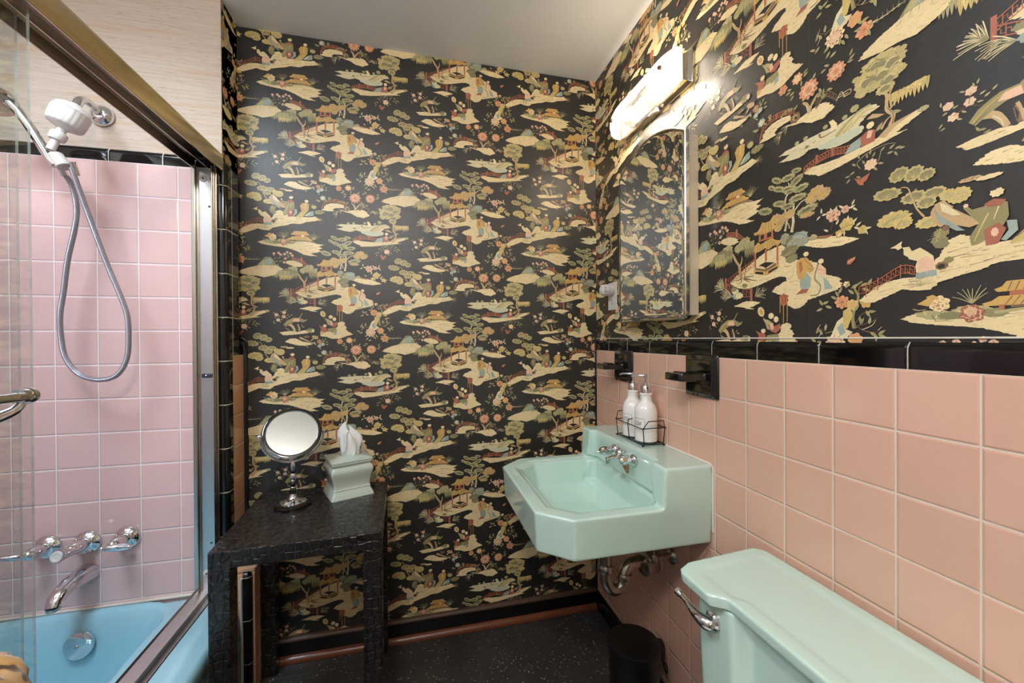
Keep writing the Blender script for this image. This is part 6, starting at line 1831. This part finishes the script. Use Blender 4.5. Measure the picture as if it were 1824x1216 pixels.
# ------------------------------------------------------------------ tissue box
tx_c = (-.2495, 1.6435)
bxr = R(22.5)
ts = empty('tissue_box_cover', (tx_c[0], tx_c[1], TZ), rz=bxr, label='pale celadon ceramic tissue box cover with flared foot on the table', cat='tissue box')
WX, WY = .0735, .0735
pr_ = [(.001, 0), (.0025, .0), (.0015, .003), (-.001, .012), (-.0065, .022), (-.0085, .029), (-.0070, .0315), (-.0085, .0335), (-.0095, .040), (-.0085, .055), (-.0040, .074), (.0008, .090), (.0015, .100), (-.0020, .110), (-.0075, .117), (-.0078, .119)]
MB().loft([[(x, y, z) for x, y in rrect(0, 0, 2*(WX+o_), 2*(WY+o_), .007, 5)] for o_, z in pr_]).build('cover_body', M['celadon'], ts, smooth=45)
lp = [(-.0065, .119), (-.0030, .1205), (-.0015, .1235), (-.0010, .127), (-.0025, .1285), (-.0005, .131), (0.0, .134), (-.0012, .1362)]
rg = [[(x, y, z) for x, y in rrect(0, 0, 2*(WX+o_), 2*(WY+o_), .005, 5)] for o_, z in lp]
rg.append([(x, y, .1395) for x, y in rrect(0, 0, .105, .105, .012, 5)]); rg.append([(x, y, .1425) for x, y in rrect(0, 0, .064, .034, .0165, 5)]); rg.append([(x, y, .1395) for x, y in rrect(0, 0, .060, .030, .0148, 5)]); rg.append([(x, y, .1300) for x, y in rrect(0, 0, .058, .028, .0138, 5)])
MB().loft(rg, True, False).build('cover_lid', M['celadon'], ts, smooth=40)
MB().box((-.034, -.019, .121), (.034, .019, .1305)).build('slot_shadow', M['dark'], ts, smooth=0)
# tissue: folded sheet rising from the slot
tu = empty('tissue', (tx_c[0]+.008, tx_c[1]-.004, TZ+.131), rz=bxr-R(14), label='white paper tissue standing up out of the tissue box', cat='tissue')
rr = random.Random(9); Rg = []
prof_t = [(0, .022, .010), (.012, .026, .013), (.035, .031, .017), (.060, .035, .019), (.082, .034, .017), (.102, .026, .012), (.116, .016, .008), (.122, .007, .003)]
N = 40
for i, (z, w_, d_) in enumerate(prof_t):
    ring = []
    for k in range(N):
        a = 2*pi*k/N; f = 1+.30*sin(5*a+z*28)+.12*sin(9*a-z*50)
        x = w_*cos(a)*f; y = d_*sin(a)*f; zz = z
        if i >= 3: zz += .010*sin(2*a+.6)*(i-2)/3 - .012*max(0, cos(a-.2))*(i-2)/4; x -= .010*(i-3)/4
        ring.append((x, y, zz))
    Rg.append(ring)
MB().loft(Rg).build('sheet', M['tissue'], tu, smooth=80)
fl_ = []
V = []; F = []
nu, nv = 14, 10
def flap(u, v):  # drooping corner toward the right
    x = .006+.034*u*(1-.25*v) ; z = .088-.012*u - .072*v+.020*u*v; y = -.004-.010*sin(u*5+v*2)*(.3+v)+.004*sin(v*9)
    return (x, y, z)
def flap2(u, v):
    x = -.004-.034*u*(1-.55*v); z = .104-.040*u*u-.046*v; y = -.012-.008*sin(u*6-v*3)-.004*v
    return (x, y, z)
for f_, nm in ((flap, 'tissue_fold'), (flap2, 'tissue_fold')):
    V = [f_(i/nu, j/nv) for i in range(nu+1) for j in range(nv+1)]
    F = [(i*(nv+1)+j, (i+1)*(nv+1)+j, (i+1)*(nv+1)+j+1, i*(nv+1)+j+1) for i in range(nu) for j in range(nv)]
    o = MB().add(V, F).build(nm, M['tissue'], tu, smooth=80); so = o.modifiers.new('s', 'SOLIDIFY'); so.thickness = .0012

# ------------------------------------------------------------------ drawstring bag at the lower left edge
bg = empty('cloth_bag', (-.457, .483, .0), label='gold and brown patterned cloth bag with crumpled top beside the tub', cat='bag')
Rg = []
for z, r, am in ((0, .060, .02), (.01, .070, .03), (.25, .074, .04), (.60, .072, .06), (.74, .068, .08), (.80, .060, .10), (.835, .053, .10), (.855, .053, .10), (.872, .062, .12), (.890, .072, .13), (.906, .076, .11), (.920, .072, .09), (.929, .060, .08), (.926, .042, .08), (.915, .02, .05)):
    ring = []
    for k in range(96):
        a = 2*pi*k/96; f = 1+am*(.55*sin(9*a+z*3)+.30*sin(14*a-z*12+1)+.2*sin(23*a+2)); ring.append((r*f*cos(a), r*f*sin(a), z+(am*.06*sin(7*a+1) if z > .86 else 0)))
    Rg.append(ring)
MB().loft(Rg).build('bag_body', M['bag'], bg, smooth=60)
MB().tube([(.057*cos(2*pi*k/48)*(1+.08*sin(9*2*pi*k/48)), .060*sin(2*pi*k/48)*(1+.08*sin(9*2*pi*k/48)), .845) for k in range(48)], .003, 8, cyc=True).build('drawstring', M['brown_wood'], bg)

# ------------------------------------------------------------------ added ceiling globe behind the viewer, fill light for the room
cl = empty('added_ceiling_fill', (-.25, -.20, CZ), label='added white globe fill light, out of view, on a short stem near the middle of the room', cat='ceiling light')
MB().lathe([(0, 0), (.160, 0), (.165, -.012), (.155, -.022), (0, -.022)], 48).build('lamp_base', M['chrome'], cl)
MB().lathe([(0, -.02), (.014, -.02), (.014, -.16), (0, -.16)], 20).build('stem', M['chrome'], cl)
MB().sphere((0, 0, -.225), .085, 40, 24, (1.25, 1.25, .85)).build('fill_globe', emit('added_fill_glow', (1, .965, .93, 1), 46), cl)

# ------------------------------------------------------------------ light, world, camera
def area(name, loc_, aim, sx, sy, power, col):
    l = bpy.data.lights.new(name, 'AREA'); l.shape = 'RECTANGLE'; l.size = sx; l.size_y = sy; l.energy = power; l.color = col
    o = bpy.data.objects.new(name, l); COL.objects.link(o); o.location = loc_
    o.rotation_euler = Vector(aim).to_track_quat('-Z', 'Y').to_euler(); return o
area('added_skylight_fill', ((SX0+SX1)/2, (SY0+SY1)/2, CZ+.09), (0, 0, -1), .48, .60, 13, (.72, .86, 1.0))  # cool fill sent down through the added skylight
wd = bpy.data.worlds.new('World'); SC.world = wd; wd.use_nodes = True
nt = wd.node_tree; bgn = nt.nodes['Background']; sky = nt.nodes.new('ShaderNodeTexSky'); sky.sky_type = 'NISHITA'; sky.sun_elevation = R(35); sky.sun_rotation = R(200); sky.sun_disc = False
nt.links.new(sky.outputs[0], bgn.inputs[0]); bgn.inputs[1].default_value = .25

F_, YAW, PIT, ROL, CY_ = 718.48, R(13.5986), R(-.2662), R(-.3339), 605.525
s_, c_ = sin(YAW), cos(YAW); sb, cb = sin(PIT), cos(PIT)
rv = Vector((c_, -s_, 0)); uv_ = Vector((-s_*sb, -c_*sb, cb)); fv = Vector((s_*cb, c_*cb, sb))
right = cos(ROL)*rv + sin(ROL)*uv_; up = -sin(ROL)*rv + cos(ROL)*uv_
cam = bpy.data.cameras.new('camera'); co = bpy.data.objects.new('camera', cam); COL.objects.link(co)
mat = Matrix((right, up, -fv)).transposed().to_4x4(); mat.translation = Vector((0, 0, 1.257)); co.matrix_world = mat
cam.sensor_width = 36; cam.lens = F_/1824*36; cam.shift_y = -(608-CY_)/1824; cam.clip_start = .01
SC.camera = co
SC.view_settings.view_transform = 'Standard'; SC.view_settings.look = 'None'; SC.view_settings.gamma = 1; SC.view_settings.use_curve_mapping = False
SC.view_settings.exposure = 1.42
cy = SC.cycles; cy.max_bounces = 12; cy.diffuse_bounces = 5; cy.glossy_bounces = 6; cy.transparent_max_bounces = 24; cy.transmission_bounces = 8
cy.sample_clamp_indirect = 4.0; cy.caustics_reflective = False; cy.caustics_refractive = False
try: cy.use_denoising = True
except Exception: pass
